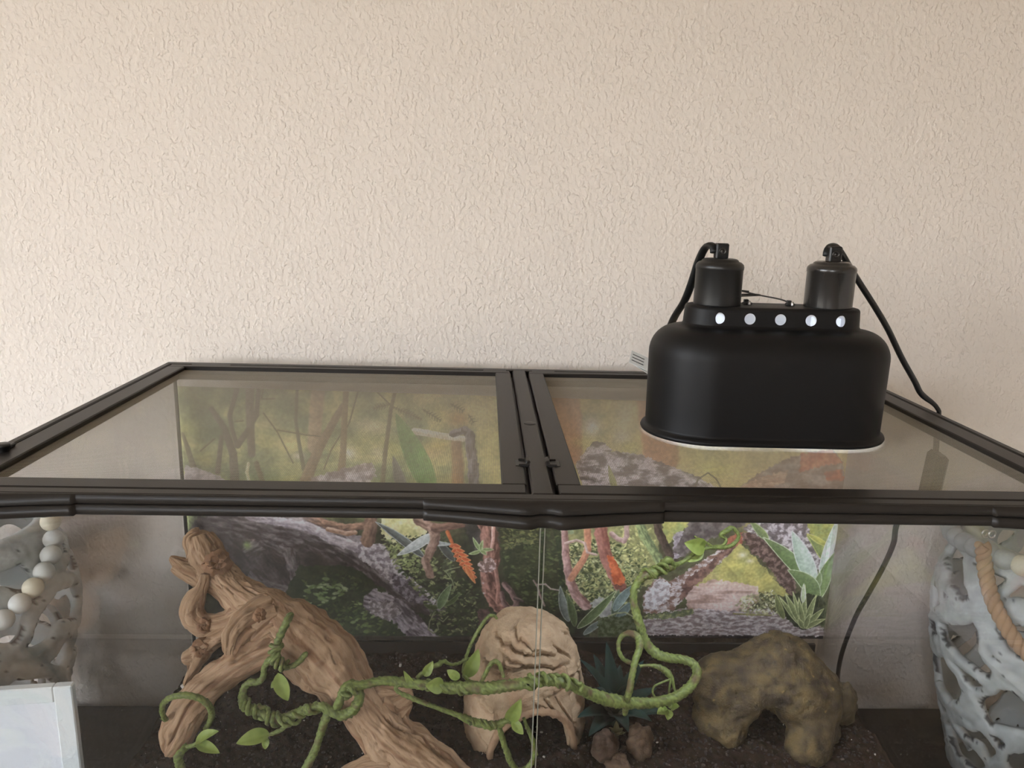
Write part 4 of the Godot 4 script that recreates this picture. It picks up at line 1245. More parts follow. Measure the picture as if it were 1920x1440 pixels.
func build_soil() -> void:
	var b := MB.new()
	noise.frequency = 1.0
	noise.fractal_octaves = 3
	var rows := []
	for j in 112:
		var row := PackedInt32Array()
		for i in 226:
			var x := -0.445 + 0.89 * i / 225.0
			var z := 0.0135 + 0.438 * j / 111.0
			var h := 0.009 * N(Vector3(x * 14, z * 14, 3)) + 0.004 * N(Vector3(x * 70, z * 70, 9)) + 0.002 * N(Vector3(x * 220, z * 220, 1))
			if x < -0.36:
				h -= 0.012 * smoothstep(-0.36, -0.44, x)
			var k := clampf(0.5 + N(Vector3(x * 160, z * 160, 33)), 0.0, 1.0)
			row.append(b.p(Vector3(x, FLOOR + h, z), Vector2.ZERO, lin(0.012, 0.008, 0.006).lerp(lin(0.036, 0.022, 0.016), k)))
		rows.append(row)
	b.sheet(rows, false, true)
	# its cut sides against the glass
	for side in 4:
		var edge := PackedInt32Array()
		match side:
			0: edge = rows[0]
			1: edge = rows[-1]
			2:
				for r: PackedInt32Array in rows: edge.append(r[0])
			3:
				for r: PackedInt32Array in rows: edge.append(r[-1])
		var up := PackedInt32Array()
		var dn := PackedInt32Array()
		for e in edge:
			up.append(b.p(b.v[e], Vector2.ZERO, lin(0.03, 0.02, 0.015)))
			dn.append(b.p(Vector3(b.v[e].x, -0.5, b.v[e].z), Vector2.ZERO, lin(0.03, 0.02, 0.015)))
		b.sheet([up, dn], false, side == 0 or side == 3)
	var so := obj("soil", b.mesh(), M.soil)
	tag(so, "dark brown soil covering the terrarium's bottom", "soil")
	so.set_meta("kind", "stuff")
	# crumbs of bark and a few pale grains
	var chip := MB.new()
	chip.box(Vector3.ZERO, Vector3(1, 0.5, 0.7), 0.2)
	var mm := MultiMesh.new()
	mm.transform_format = MultiMesh.TRANSFORM_3D
	mm.use_colors = true
	var cm := chip.mesh()
	cm.surface_set_material(0, M.chip)
	mm.mesh = cm
	mm.instance_count = 16000
	for i in 16000:
		var x := rng.randf_range(-0.44, 0.44)
		var z := rng.randf_range(0.02, 0.445)
		var h := 0.009 * N(Vector3(x * 14, z * 14, 3)) + 0.004 * N(Vector3(x * 70, z * 70, 9))
		if x < -0.36:
			h -= 0.012 * smoothstep(-0.36, -0.44, x)
		var s := 0.0016 + 0.0035 * pow(rng.randf(), 3.0)
		var bs := Basis(Vector3(rng.randf() - 0.5, rng.randf() - 0.5, rng.randf() - 0.5).normalized(), rng.randf() * TAU).scaled(Vector3.ONE * s)
		mm.set_instance_transform(i, Transform3D(bs, Vector3(x, FLOOR + h + s * 0.2, z)))
		var k := rng.randf()
		var c := lin(0.013, 0.009, 0.006).lerp(lin(0.058, 0.036, 0.025), k * k)
		if rng.randf() < 0.012:
			c = lin(0.45, 0.40, 0.33)
		mm.set_instance_color(i, c)
	var mi := MultiMeshInstance3D.new()
	mi.name = "soil_crumbs"
	mi.multimesh = mm
	mi.material_override = M.chip
	so.add_child(mi, true)
	mi.set_meta("kind", "stuff")

# ---------------------------------------------------------------- driftwood
var limbs := []
func limb(pts: Array, step := 0.0022) -> void:
	limbs.append(smooth4(pts, step))

func build_driftwood() -> void:
	noise.frequency = 1.0
	noise.fractal_octaves = 2
	# trunk
	limb([Vector4(-0.3953, -0.1926, 0.105, 0.0079), Vector4(-0.3962, -0.1962, 0.105, 0.0158), Vector4(-0.3906, -0.2073, 0.11, 0.0211), Vector4(-0.3797, -0.2233, 0.118, 0.0217), Vector4(-0.3599, -0.2413, 0.13, 0.0202), Vector4(-0.3353, -0.2529, 0.145, 0.0212), Vector4(-0.3061, -0.2627, 0.16, 0.0242), Vector4(-0.2784, -0.2751, 0.172, 0.0303), Vector4(-0.2504, -0.2926, 0.182, 0.0376), Vector4(-0.2246, -0.3154, 0.19, 0.0382), Vector4(-0.2027, -0.3368, 0.2, 0.0324), Vector4(-0.1829, -0.3565, 0.21, 0.0267), Vector4(-0.1641, -0.3715, 0.222, 0.0265), Vector4(-0.1435, -0.3871, 0.232, 0.0281), Vector4(-0.1184, -0.4018, 0.24, 0.028), Vector4(-0.0874, -0.4161, 0.25, 0.0254), Vector4(-0.0537, -0.4362, 0.258, 0.0193), Vector4(-0.0384, -0.4451, 0.26, 0.0085)])
	# broken stub and its two teeth
	limb([Vector4(-0.3709, -0.241, 0.128, 0.0144), Vector4(-0.3826, -0.2344, 0.13, 0.013), Vector4(-0.3943, -0.2264, 0.135, 0.0097), Vector4(-0.4054, -0.2194, 0.138, 0.0064), Vector4(-0.4141, -0.2109, 0.14, 0.0032), Vector4(-0.4171, -0.2088, 0.14, 0.0013)])
	limb([Vector4(-0.3751, -0.2471, 0.13, 0.0098), Vector4(-0.3875, -0.239, 0.135, 0.0084), Vector4(-0.3995, -0.2307, 0.139, 0.0064), Vector4(-0.4093, -0.2244, 0.142, 0.0038), Vector4(-0.4149, -0.2212, 0.143, 0.0013)])
	# peg and the looping knot on the left
	limb([Vector4(-0.3738, -0.2255, 0.15, 0.0038), Vector4(-0.3755, -0.2342, 0.152, 0.0051), Vector4(-0.3781, -0.2437, 0.155, 0.0057), Vector4(-0.382, -0.2519, 0.158, 0.0082), Vector4(-0.3855, -0.2609, 0.162, 0.0107), Vector4(-0.3837, -0.2703, 0.165, 0.0114), Vector4(-0.3745, -0.2782, 0.168, 0.0114), Vector4(-0.3596, -0.2795, 0.168, 0.0107), Vector4(-0.3431, -0.2752, 0.168, 0.0107), Vector4(-0.3252, -0.2667, 0.168, 0.0139), Vector4(-0.3038, -0.2623, 0.168, 0.0164)])
	limb([Vector4(-0.3838, -0.2505, 0.158, 0.0057), Vector4(-0.3869, -0.262, 0.165, 0.0076), Vector4(-0.3833, -0.273, 0.17, 0.0082), Vector4(-0.3747, -0.2843, 0.172, 0.0082), Vector4(-0.3634, -0.2892, 0.173, 0.0063), Vector4(-0.3546, -0.2863, 0.173, 0.005), Vector4(-0.3453, -0.281, 0.17, 0.0057)])
	# limb with a forked tip
	limb([Vector4(-0.3155, -0.2698, 0.172, 0.0126), Vector4(-0.3296, -0.2789, 0.178, 0.0113), Vector4(-0.3429, -0.2864, 0.182, 0.0094), Vector4(-0.3567, -0.2923, 0.186, 0.0093), Vector4(-0.3667, -0.2982, 0.19, 0.0099), Vector4(-0.3719, -0.3068, 0.194, 0.0093), Vector4(-0.3758, -0.3174, 0.197, 0.0068), Vector4(-0.3808, -0.3279, 0.2, 0.0049), Vector4(-0.3843, -0.3363, 0.202, 0.0034), Vector4(-0.3858, -0.3398, 0.202, 0.0012)])
	limb([Vector4(-0.3683, -0.3038, 0.19, 0.0062), Vector4(-0.3751, -0.3048, 0.195, 0.0056), Vector4(-0.3805, -0.3051, 0.2, 0.0055), Vector4(-0.3842, -0.3052, 0.203, 0.0049), Vector4(-0.3863, -0.3053, 0.204, 0.0018)])
	# hanging tongue
	limb([Vector4(-0.2917, -0.2606, 0.178, 0.0187), Vector4(-0.3054, -0.2591, 0.188, 0.016), Vector4(-0.3159, -0.2615, 0.198, 0.0146), Vector4(-0.3225, -0.2695, 0.205, 0.0139), Vector4(-0.3257, -0.2799, 0.208, 0.0115), Vector4(-0.3277, -0.2887, 0.209, 0.0073), Vector4(-0.3285, -0.2935, 0.209, 0.0024)])
	limb([Vector4(-0.2824, -0.2732, 0.18, 0.0212), Vector4(-0.292, -0.2729, 0.19, 0.0198), Vector4(-0.2994, -0.2781, 0.195, 0.0148), Vector4(-0.3055, -0.2844, 0.196, 0.0062)])
	# front foot
	limb([Vector4(-0.2572, -0.2943, 0.185, 0.025), Vector4(-0.2792, -0.2903, 0.195, 0.021), Vector4(-0.2995, -0.2971, 0.202, 0.0178), Vector4(-0.3188, -0.307, 0.208, 0.0171), Vector4(-0.3367, -0.3182, 0.214, 0.0176), Vector4(-0.3521, -0.3293, 0.22, 0.0187), Vector4(-0.3651, -0.3429, 0.226, 0.0205), Vector4(-0.3747, -0.3605, 0.232, 0.0204), Vector4(-0.3826, -0.3768, 0.236, 0.0186), Vector4(-0.389, -0.3889, 0.24, 0.0132), Vector4(-0.3935, -0.397, 0.242, 0.0072), Vector4(-0.3949, -0.4005, 0.242, 0.0018)])
	# side nub and the low branch
	limb([Vector4(-0.1645, -0.3613, 0.21, 0.0187), Vector4(-0.1487, -0.3507, 0.212, 0.0136), Vector4(-0.1348, -0.3436, 0.214, 0.0093), Vector4(-0.1261, -0.3386, 0.215, 0.0068), Vector4(-0.1225, -0.3365, 0.215, 0.0025)])
	limb([Vector4(-0.1577, -0.3549, 0.214, 0.0148), Vector4(-0.1391, -0.3611, 0.215, 0.0105), Vector4(-0.1273, -0.3547, 0.216, 0.0068), Vector4(-0.1236, -0.3519, 0.216, 0.0025)])
	limb([Vector4(-0.1089, -0.4048, 0.245, 0.0146), Vector4(-0.1353, -0.4068, 0.252, 0.0096), Vector4(-0.1586, -0.4021, 0.256, 0.009), Vector4(-0.1779, -0.4046, 0.258, 0.0083), Vector4(-0.1967, -0.414, 0.26, 0.0071), Vector4(-0.2114, -0.429, 0.262, 0.0048)])
	var samples := []
	for l in limbs:
		var s := PackedVector3Array()
		var sr := PackedFloat32Array()
		for i in range(0, l[0].size(), 4):
			s.append(l[0][i]); sr.append(l[1][i])
		samples.append([s, sr])
	var b := MB.new()
	var K := 0.016
	for li in limbs.size():
		var pts: PackedVector3Array = limbs[li][0]
		var rad: PackedFloat32Array = limbs[li][1]
		var rmax := 0.0
		for r in rad: rmax = maxf(rmax, r)
		var sides := clampi(int(TAU * rmax / 0.0013), 32, 180)
		var rows := []
		var x := Vector3.UP.cross(pts[1] - pts[0]).normalized()
		var along := 0.0
		var cracks := []
		for k in int(rmax / 0.0026):
			cracks.append(Vector3(rng.randf() * TAU, k * 13.0 + li * 31.0, 0))
		# samples of the other limbs that come near this one
		var ns := PackedVector3Array()
		var nr := PackedFloat32Array()
		for lj in limbs.size():
			if lj == li: continue
			for k in samples[lj][0].size():
				var sp: Vector3 = samples[lj][0][k]
				var near := false
				for i in range(0, pts.size(), 4):
					if sp.distance_to(pts[i]) < rad[i] + samples[lj][1][k] + K:
						near = true
						break
				if near:
					ns.append(sp); nr.append(samples[lj][1][k])
		for i in pts.size():
			var t := (pts[mini(i + 1, pts.size() - 1)] - pts[maxi(i - 1, 0)]).normalized()
			x = (x - t * x.dot(t)).normalized()
			var y := t.cross(x)
			if i > 0: along += pts[i].distance_to(pts[i - 1])
			var row := PackedInt32Array()
			for k in sides:
				var a := TAU * k / sides
				var d := x * cos(a) + y * sin(a)
				var r := rad[i]
				var g := Vector3(cos(a) * rmax / 0.0125, sin(a) * rmax / 0.0125, along / 0.115 + li * 17.0)
				var warp := N(Vector3(g.x * 0.5, g.y * 0.5, along / 0.045 + 60.0))
				var n1 := N(g + Vector3(warp, -warp, 0) * 0.9)
				var n2 := N(Vector3(g.x * 2.3, g.y * 2.3, along / 0.03 + 90.0))
				var big := N(pts[i] * 32.0 + d * 0.9 + Vector3(li * 7.0, 0, 0))
				var n3 := N(Vector3(g.x * 0.62 + warp * 0.5, g.y * 0.62 - warp * 0.5, along / 0.19 + li * 5.0 + 300.0))
				# long drying cracks that wander along the grain
				var line := 0.0
				for q: Vector3 in cracks:
					var da := absf(wrapf(a - q.x - 0.5 * N(Vector3(along / 0.09, q.y, 1.0)), -PI, PI)) * r
					if da < 0.004:
						var gate := smoothstep(-0.05, 0.18, N(Vector3(along / 0.075, q.y + 40.0, 5.0)))
						line = maxf(line, exp(-pow(da / (0.0008 + 0.0007 * gate), 2.0)) * gate)
				var ridge := 1.0 - clampf(absf(n3) / 0.055, 0.0, 1.0)
				var open := smoothstep(-0.12, 0.2, N(Vector3(g.x * 0.45, g.y * 0.45, along / 0.07 + 200.0)))
				var crack := ridge * ridge * open
				var disp := r * 0.16 * big + 0.0011 * n1 + 0.0004 * n2 + 0.0022 * n3 - (0.0045 * crack + 0.0062 * line) * minf(1.0, r / 0.012)
				var p := pts[i] + d * (r + disp)
				var push := 0.0
				for j in ns.size():
					var dd := 1.0 - absf(p.distance_to(ns[j]) - nr[j]) / K
					if dd > push: push = dd
				p += d * push * push * K * 0.28
				var c := lin(0.27, 0.165, 0.092).lerp(lin(0.395, 0.262, 0.158), clampf(0.6 + 0.6 * N(Vector3(g.x * 2.1, g.y * 2.1, along / 0.04 + 700.0)), 0.0, 1.0))
				c = c.lerp(lin(0.20, 0.108, 0.056), clampf(0.8 * N(g * 0.9 + Vector3(150, 0, 0)) + 0.3 * warp, 0.0, 0.6))
				c = c.lerp(lin(0.225, 0.118, 0.062), smoothstep(0.12, 0.5, N(Vector3(g.x * 1.1 + 70.0, g.y * 1.1, along / 0.13 + 500.0))) * 0.8)
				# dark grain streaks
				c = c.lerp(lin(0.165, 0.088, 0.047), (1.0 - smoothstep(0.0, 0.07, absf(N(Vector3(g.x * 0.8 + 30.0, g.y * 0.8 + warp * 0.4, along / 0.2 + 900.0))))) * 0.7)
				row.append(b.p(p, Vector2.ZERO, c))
			rows.append(row)
		b.sheet(rows, true)
		for e in [0, pts.size() - 1]:
			var mid := b.p(pts[e], Vector2.ZERO, lin(0.25, 0.14, 0.08))
			var row: PackedInt32Array = rows[0 if e == 0 else -1]
			for k in sides:
				if e == 0: b.ix.append_array([mid, row[k], row[(k + 1) % sides]])
				else: b.ix.append_array([mid, row[(k + 1) % sides], row[k]])
	var low := 0.0
	for q in b.v: low = minf(low, q.y)
	var t := thing("driftwood", "large knotty tan driftwood branch sloping across the left half of the tank", "driftwood", Vector3(-0.2095, -0.43, 0.1914))
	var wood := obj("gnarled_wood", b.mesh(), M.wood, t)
	wood.position = -t.position
	# cut twig stumps, knots with a raised ring
	for q in [[Vector3(-0.2911, -0.2403, 0.218), 0.004], [Vector3(-0.3658, -0.2742, 0.183), 0.005], [Vector3(-0.3601, -0.2145, 0.144), 0.0085], [Vector3(-0.3647, -0.2933, 0.2), 0.0062]]:
		b = MB.new()
		var r: float = q[1]
		var nrm: Vector3 = (Vector3(-0.05, 0.2, 1.0) - q[0]).normalized()
		var bs := Basis(Quaternion(Vector3.UP, nrm))
		b.lathe([Vector2(r * 1.9, -r), Vector2(r * 1.5, -r * 0.25), Vector2(r * 1.15, r * 0.12), Vector2(r * 0.9, r * 0.18), Vector2(r * 0.7, r * 0.02), Vector2(r * 0.45, -r * 0.06), Vector2(0.0001, r * 0.05)], 24, Vector3.ZERO, bs)
		for k in b.v.size():
			var rr: float = b.v[k].length() / r
			b.v[k] += Vector3(N(b.v[k] * 180.0), N(b.v[k] * 180.0 + Vector3(9, 0, 0)), N(b.v[k] * 180.0 + Vector3(0, 9, 0))) * r * 0.6
			b.c[k] = lin(0.27, 0.15, 0.082).lerp(lin(0.20, 0.105, 0.056), clampf(0.5 + N(b.v[k] * 260.0 + Vector3(0, 0, 77)), 0.0, 1.0))
		var kn := obj("knot", b.mesh(), M.wood, t)
		kn.position = q[0] - t.position

# ---------------------------------------------------------------- clay hide
func build_clay_hide() -> void:
	var C := Vector3(0.008, FLOOR - 0.006, 0.172)
	noise.fractal_octaves = 3
	var R := Vector3(0.0745, 0.158, 0.068)
	var cols := 300
	var rws := 230
	# cracks: height, middle angle, half length, slope, depth
	var cracks := []
	var rg := RandomNumberGenerator.new()
	rg.seed = 12
	for q in [[0.136, 1.75, 1.2, 0.010, 0.0050], [0.121, 1.45, 0.9, 0.012, 0.0045], [0.117, 2.15, 0.7, -0.006, 0.006], [0.098, 0.85, 0.75, 0.004, 0.0042], [0.107, 2.1, 0.4, 0.006, 0.0032], [0.101, 2.0, 0.3, 0.006, 0.0028], [0.148, 1.9, 0.9, 0.02, 0.0035], [0.086, 1.0, 0.3, -0.004, 0.002], [0.058, 1.0, 0.55, 0.03, 0.003], [0.05, 0.75, 0.4, 0.05, 0.003], [0.064, 1.25, 0.2, 0.02, 0.003], [0.06, 1.9, 0.2, -0.01, 0.003]]:
		cracks.append(q)
	for k in 26:
		cracks.append([rg.randf_range(0.02, 0.14), rg.randf_range(-0.6, 3.4), rg.randf_range(0.06, 0.35), rg.randf_range(-0.012, 0.02), rg.randf_range(0.0018, 0.0032)])
	var b := MB.new()
	var outer := []
	var inner := []
	for j in rws:
		outer.append(PackedInt32Array()); inner.append(PackedInt32Array())
	for i in cols:
		var th := TAU * i / cols
		var dth := wrapf(th - 1.38, -PI, PI)      # 0 in the middle of the arch
		# the arch: how far up the wall is cut away
		var w := clampf(absf(dth) / 0.72, 0.0, 1.0)
		var arch := 0.071 * sqrt(maxf(0.0, 1.0 - w * w)) + (0.004 * N(Vector3(th * 7.0, 0, 0)) if w < 1.0 else 0.0)
		var y_end := maxf(0.0, arch) - (0.0 if w < 1.0 else 0.004)
		var v_end := acos(clampf(y_end / R.y, -1.0, 1.0))
		for j in rws:
			var ph := v_end * j / (rws - 1.0)
			var y := R.y * cos(ph)
			var s := pow(sin(minf(ph, PI / 2)), 0.64) if ph > 0.0 else 0.0
			var dir := Vector3(cos(th), 0, sin(th))
			var sq := 1.0 + 0.05 * cos(th * 3.0 + 0.5) + 0.03 * sin(th * 2.0)
			var pos := Vector3(R.x * s * cos(th) * sq, y, R.z * s * sin(th) * sq)
			pos.x += 0.004 * (y / R.y) * (y / R.y)
			var nrm := Vector3(pos.x / (R.x * R.x), pos.y / (R.y * R.y) * 0.8 + 0.2, pos.z / (R.z * R.z)).normalized()
			if ph < 0.05: nrm = Vector3.UP
			var d := 0.0035 * N(pos * 28.0) + 0.0009 * N(pos * 110.0) + 0.0004 * N(Vector3(pos.x * 60, pos.y * 500, pos.z * 60))
			for q in cracks:
				var da := wrapf(th - q[1], -PI, PI)
				if absf(da) < q[2]:
					var yc: float = q[0] + q[3] * da / q[2] + 0.004 * N(Vector3(da * 4.0, q[0] * 300.0, 0))
					var dy := (y - yc) / 0.0017
					if absf(dy) < 6.0:
						var taper := 1.0 - pow(absf(da) / q[2], 2.0)
						var e := exp(-dy * dy) * taper
						d -= q[4] * 1.7 * e
						# the fold above hangs a little over the crack
						d += q[4] * 0.45 * taper * exp(-pow((dy - 2.2) / 1.8, 2.0))
			var c := lin(0.33, 0.228, 0.14).lerp(lin(0.42, 0.302, 0.192), clampf(0.5 + N(pos * 60.0), 0.0, 1.0))
			c = c.lerp(lin(0.28, 0.165, 0.095), clampf(N(pos * 22.0 + Vector3(5, 5, 5)) * 1.2, 0.0, 0.6))
			outer[j].append(b.p(C + pos + nrm * d, Vector2.ZERO, c))
			var thick := 0.0065 + 0.0015 * N(Vector3(th * 3.0, y * 40.0, 7.0))
			inner[j].append(b.p(C + pos - nrm * thick, Vector2.ZERO, lin(0.33, 0.228, 0.14)))
	b.sheet(outer, true, true)
	b.sheet(inner, true, false)
	b.sheet([outer[-1], inner[-1]], true, true)
	var t := thing("clay_hide", "tan clay cave hide with cracks and an arched doorway at tank centre", "hide", C)
	var o := obj("clay_shell", b.mesh(), M.clay, t)
	o.position = -C
	# lip folded round the doorway
	b = MB.new()
	var lp := PackedVector3Array()
	var lr := PackedFloat32Array()
	for k in 60:
		var w := lerpf(-1.0, 1.0, k / 59.0)
		var dth := w * 0.74
		var th := 1.38 + dth
		var y := 0.071 * sqrt(maxf(0.0, 1.0 - w * w)) + 0.001
		var s := pow(sin(acos(clampf(y / R.y, 0.0, 1.0))), 0.64)
		lp.append(Vector3(R.x * s * cos(th), y, R.z * s * sin(th)) + Vector3(cos(th), 0, sin(th)) * 0.002)
		lr.append(0.0042 * (1.0 + 0.35 * N(Vector3(k * 0.25, 3, 3))))
	b.tube(lp, lr, 12)
	for k in b.v.size():
		b.v[k] += Vector3(N(b.v[k] * 150.0), N(b.v[k] * 150.0 + Vector3(4, 0, 0)), N(b.v[k] * 150.0 + Vector3(0, 4, 0))) * 0.002
		b.c[k] = lin(0.33, 0.215, 0.13).lerp(lin(0.24, 0.138, 0.08), clampf(N(b.v[k] * 90.0) + 0.3, 0.0, 1.0))
	obj("doorway_lip", b.mesh(), M.clay, t)

func capsule(p: Vector3, a: Vector3, c: Vector3, ra: float, rb: float) -> float:
	var d := c - a
	var t := clampf((p - a).dot(d) / d.length_squared(), 0.0, 1.0)
	return (p - a - d * t).length() - lerpf(ra, rb, t)

func smin(a: float, b: float, k: float) -> float:
	var h := maxf(k - absf(a - b), 0.0) / k
	return minf(a, b) - h * h * k * 0.25

func build_rock_hide() -> void:
	noise.fractal_octaves = 3
	var C := Vector3(0.314, FLOOR - 0.003, 0.172)
	var caps := [
		[Vector3(-0.052, 0.050, -0.012), Vector3(0.020, 0.068, -0.022), 0.036, 0.046],
		[Vector3(0.020, 0.066, -0.020), Vector3(0.052, 0.048, 0.0), 0.042, 0.036],
		[Vector3(-0.066, 0.006, -0.01), Vector3(-0.058, 0.055, -0.02), 0.022, 0.028],
		[Vector3(0.052, 0.050, 0.0), Vector3(0.060, 0.006, 0.012), 0.034, 0.028],
		[Vector3(0.044, 0.046, 0.02), Vector3(0.032, 0.010, 0.050), 0.028, 0.022],
		[Vector3(0.042, 0.018, 0.046), Vector3(0.028, 0.006, 0.050), 0.022, 0.018],
		[Vector3(-0.050, 0.016, 0.022), Vector3(-0.044, 0.034, 0.020), 0.019, 0.017],
		[Vector3(-0.064, 0.006, 0.008), Vector3(-0.050, 0.006, 0.020), 0.018, 0.015],
		[Vector3(-0.022, 0.058, 0.018), Vector3(0.024, 0.060, 0.022), 0.022, 0.026],
	]
	var f := func(p: Vector3) -> float:
		var d := 1.0
		for q in caps:
			d = smin(d, capsule(p, q[0], q[1], q[2], q[3]), 0.016)
		d += 0.0035 * N(p * 38.0) + 0.0012 * N(p * 120.0)
		# seams between slabs
		d += 0.004 * maxf(0.0, 1.0 - absf(N(p * 15.0 + Vector3(3, 8, 1))) / 0.07)
		# doorway
		var hole := capsule(p, Vector3(-0.006, -0.01, 0.0), Vector3(0.000, 0.022, 0.0), 0.021, 0.014)
		var w := Vector3(p.x, p.y, 0.0)
		hole = capsule(w, Vector3(-0.016, -0.02, 0), Vector3(-0.010, 0.044, 0), 0.025, 0.012)
		if p.z < -0.03: hole = maxf(hole, -0.03 - p.z)
		d = maxf(d, -hole)
		return maxf(d, -0.006 - p.y)
	var b := MB.new()
	nets(b, Vector3(-0.105, -0.012, -0.085), Vector3(0.105, 0.13, 0.092), 0.0032, f)
	for k in b.v.size():
		var p := b.v[k]
		var c := lin(0.034, 0.023, 0.012).lerp(lin(0.082, 0.056, 0.025), clampf(0.5 + 1.1 * N(p * 45.0), 0.0, 1.0))
		c = c.lerp(lin(0.135, 0.093, 0.036), clampf(1.6 * N(p * 26.0 + Vector3(4, 0, 2)), 0.0, 0.8))
		c = c.lerp(lin(0.028, 0.02, 0.013), clampf(2.2 * N(p * 60.0 + Vector3(40, 0, 2)) - 0.35, 0.0, 0.8))
		if N(p * 260.0) > 0.62: c = lin(0.24, 0.165, 0.06)
		b.c[k] = c
	var t := thing("rock_cave", "olive brown resin rock cave with an arched opening on the right", "hide", C)
	obj("cave_shell", b.mesh(), M.resin_rock, t)

func pebble(called: String, label: String, at: Vector3, r: Vector3, turn: float, c1: Color, c2: Color, seed_: float) -> void:
	var b := MB.new()
	var rows := []
	for j in 22:
		var row := PackedInt32Array()
		for i in 36:
			var th := TAU * i / 36.0
			var ph := PI * (j + 0.001) / 21.002
			var d := Vector3(sin(ph) * cos(th), cos(ph), sin(ph) * sin(th))
			var k := 1.0 + 0.32 * N(d * 1.1 + Vector3(seed_, 0, 0)) + 0.06 * N(d * 5.0 + Vector3(0, seed_, 0))
			row.append(b.p(d * r * k, Vector2.ZERO, c1.lerp(c2, clampf(0.5 + N(d * 3.0 + Vector3(0, 0, seed_)), 0.0, 1.0))))
		rows.append(row)
	b.sheet(rows, true, true)
	var o := obj(called, b.mesh(), M.stone)
	o.position = at
	o.rotation.y = turn
	tag(o, label, "stone", "small stones in the terrarium")

# a folded, pointed leaf from base to tip
func blade(b: MB, a: Vector3, e: Vector3, wide: float, up: Vector3, bend: float, fold: float, c1: Color, c2: Color, belly := 0.6) -> void:
	var d := e - a
	var side := d.cross(up).normalized()
	var nrm := side.cross(d).normalized()
	var ln := d.length()
	var top := []
	var bot := []
	for j in 19:
		var t := j / 18.0
		var w := wide * pow(sin(PI * pow(clampf(t, 0.0, 1.0), belly)), 0.8) * 0.5 + 0.0002
		var mid := a + d * t + nrm * bend * ln * 4.0 * t * (1.0 - t)
		var r1 := PackedInt32Array()
		var r2 := PackedInt32Array()
		for k in 7:
			var u := (k - 3) / 3.0
			var p := mid + side * w * u + nrm * (absf(u) * fold * w + 0.0006 * sin(t * 22.0 + u * 3.0) * (1.0 - absf(u)))
			var c := c1.lerp(c2, clampf(t * 0.5 + 0.4 * absf(u) + 0.3 * N(p * 120.0), 0.0, 1.0))
			if k == 3: c = c.lerp(c2, 0.4)
			r1.append(b.p(p, Vector2(u, t), c))
			r2.append(b.p(p - nrm * 0.0005, Vector2(u, t), c))
		top.append(r1); bot.append(r2)
	b.sheet(top, false, true)
	b.sheet(bot, false, false)

func build_plant() -> void:
	var at := Vector3(0.1222, -0.4135, 0.165)
	at.y = FLOOR + 0.004
	var t := thing("agave_plant", "dark bluish green artificial agave plant right of the clay hide", "plant", at)
	for tip in [Vector3(0.1121, -0.3119, 0.15), Vector3(0.0737, -0.3095, 0.192), Vector3(0.1605, -0.3376, 0.15), Vector3(0.136, -0.3582, 0.128), Vector3(0.0699, -0.3637, 0.225), Vector3(0.187, -0.3724, 0.205), Vector3(0.0706, -0.3433, 0.205), Vector3(0.083, -0.3831, 0.232), Vector3(0.1245, -0.3635, 0.25), Vector3(0.1542, -0.3609, 0.235), Vector3(0.0984, -0.3341, 0.142), Vector3(0.1761, -0.3664, 0.165), Vector3(0.1097, -0.332, 0.225), Vector3(0.1394, -0.3351, 0.2), Vector3(0.0932, -0.3341, 0.212)]:
		var b := MB.new()
		var e: Vector3 = tip - at
		var a := e * 0.06 + Vector3(0, 0.004, 0)
		blade(b, a, e, 0.021, Vector3.UP + Vector3(0, 0, 0.35), 0.06, 0.55, lin(0.016, 0.034, 0.018), lin(0.018, 0.044, 0.040), 0.62)
		obj("leaf", b.mesh(), M.succulent_skin, t)
	var sb := MB.new()
	sb.lathe([Vector2(0.010, -0.012), Vector2(0.009, 0.004), Vector2(0.005, 0.012), Vector2(0.0001, 0.014)], 16)
	for k in sb.c.size(): sb.c[k] = lin(0.03, 0.05, 0.03)
	obj("stem", sb.mesh(), M.succulent_skin, t)
	# the little star plant between the pebbles
	var at2 := Vector3(0.1209, -0.4025, 0.205)
	at2.y = FLOOR + 0.012
	var s := thing("star_succulent", "small pale yellow green star plant between the two pebbles", "plant", at2)
	for k in 7:
		var b := MB.new()
		var an := TAU * k / 7.0 + 0.3
		var e := Vector3(cos(an) * 0.010, 0.006 + 0.006 * (k % 2), sin(an) * 0.010)
		blade(b, e * 0.05, e, 0.007, Vector3.UP, -0.05, 0.6, lin(0.16, 0.15, 0.055), lin(0.24, 0.22, 0.10), 0.7)
		obj("leaf", b.mesh(), M.leaf_skin, s)
	var b2 := MB.new()
	b2.lathe([Vector2(0.003, -0.016), Vector2(0.0028, 0.0), Vector2(0.0001, 0.002)], 10)
	for k in b2.c.size(): b2.c[k] = lin(0.12, 0.11, 0.05)
	obj("stem", b2.mesh(), M.leaf_skin, s)

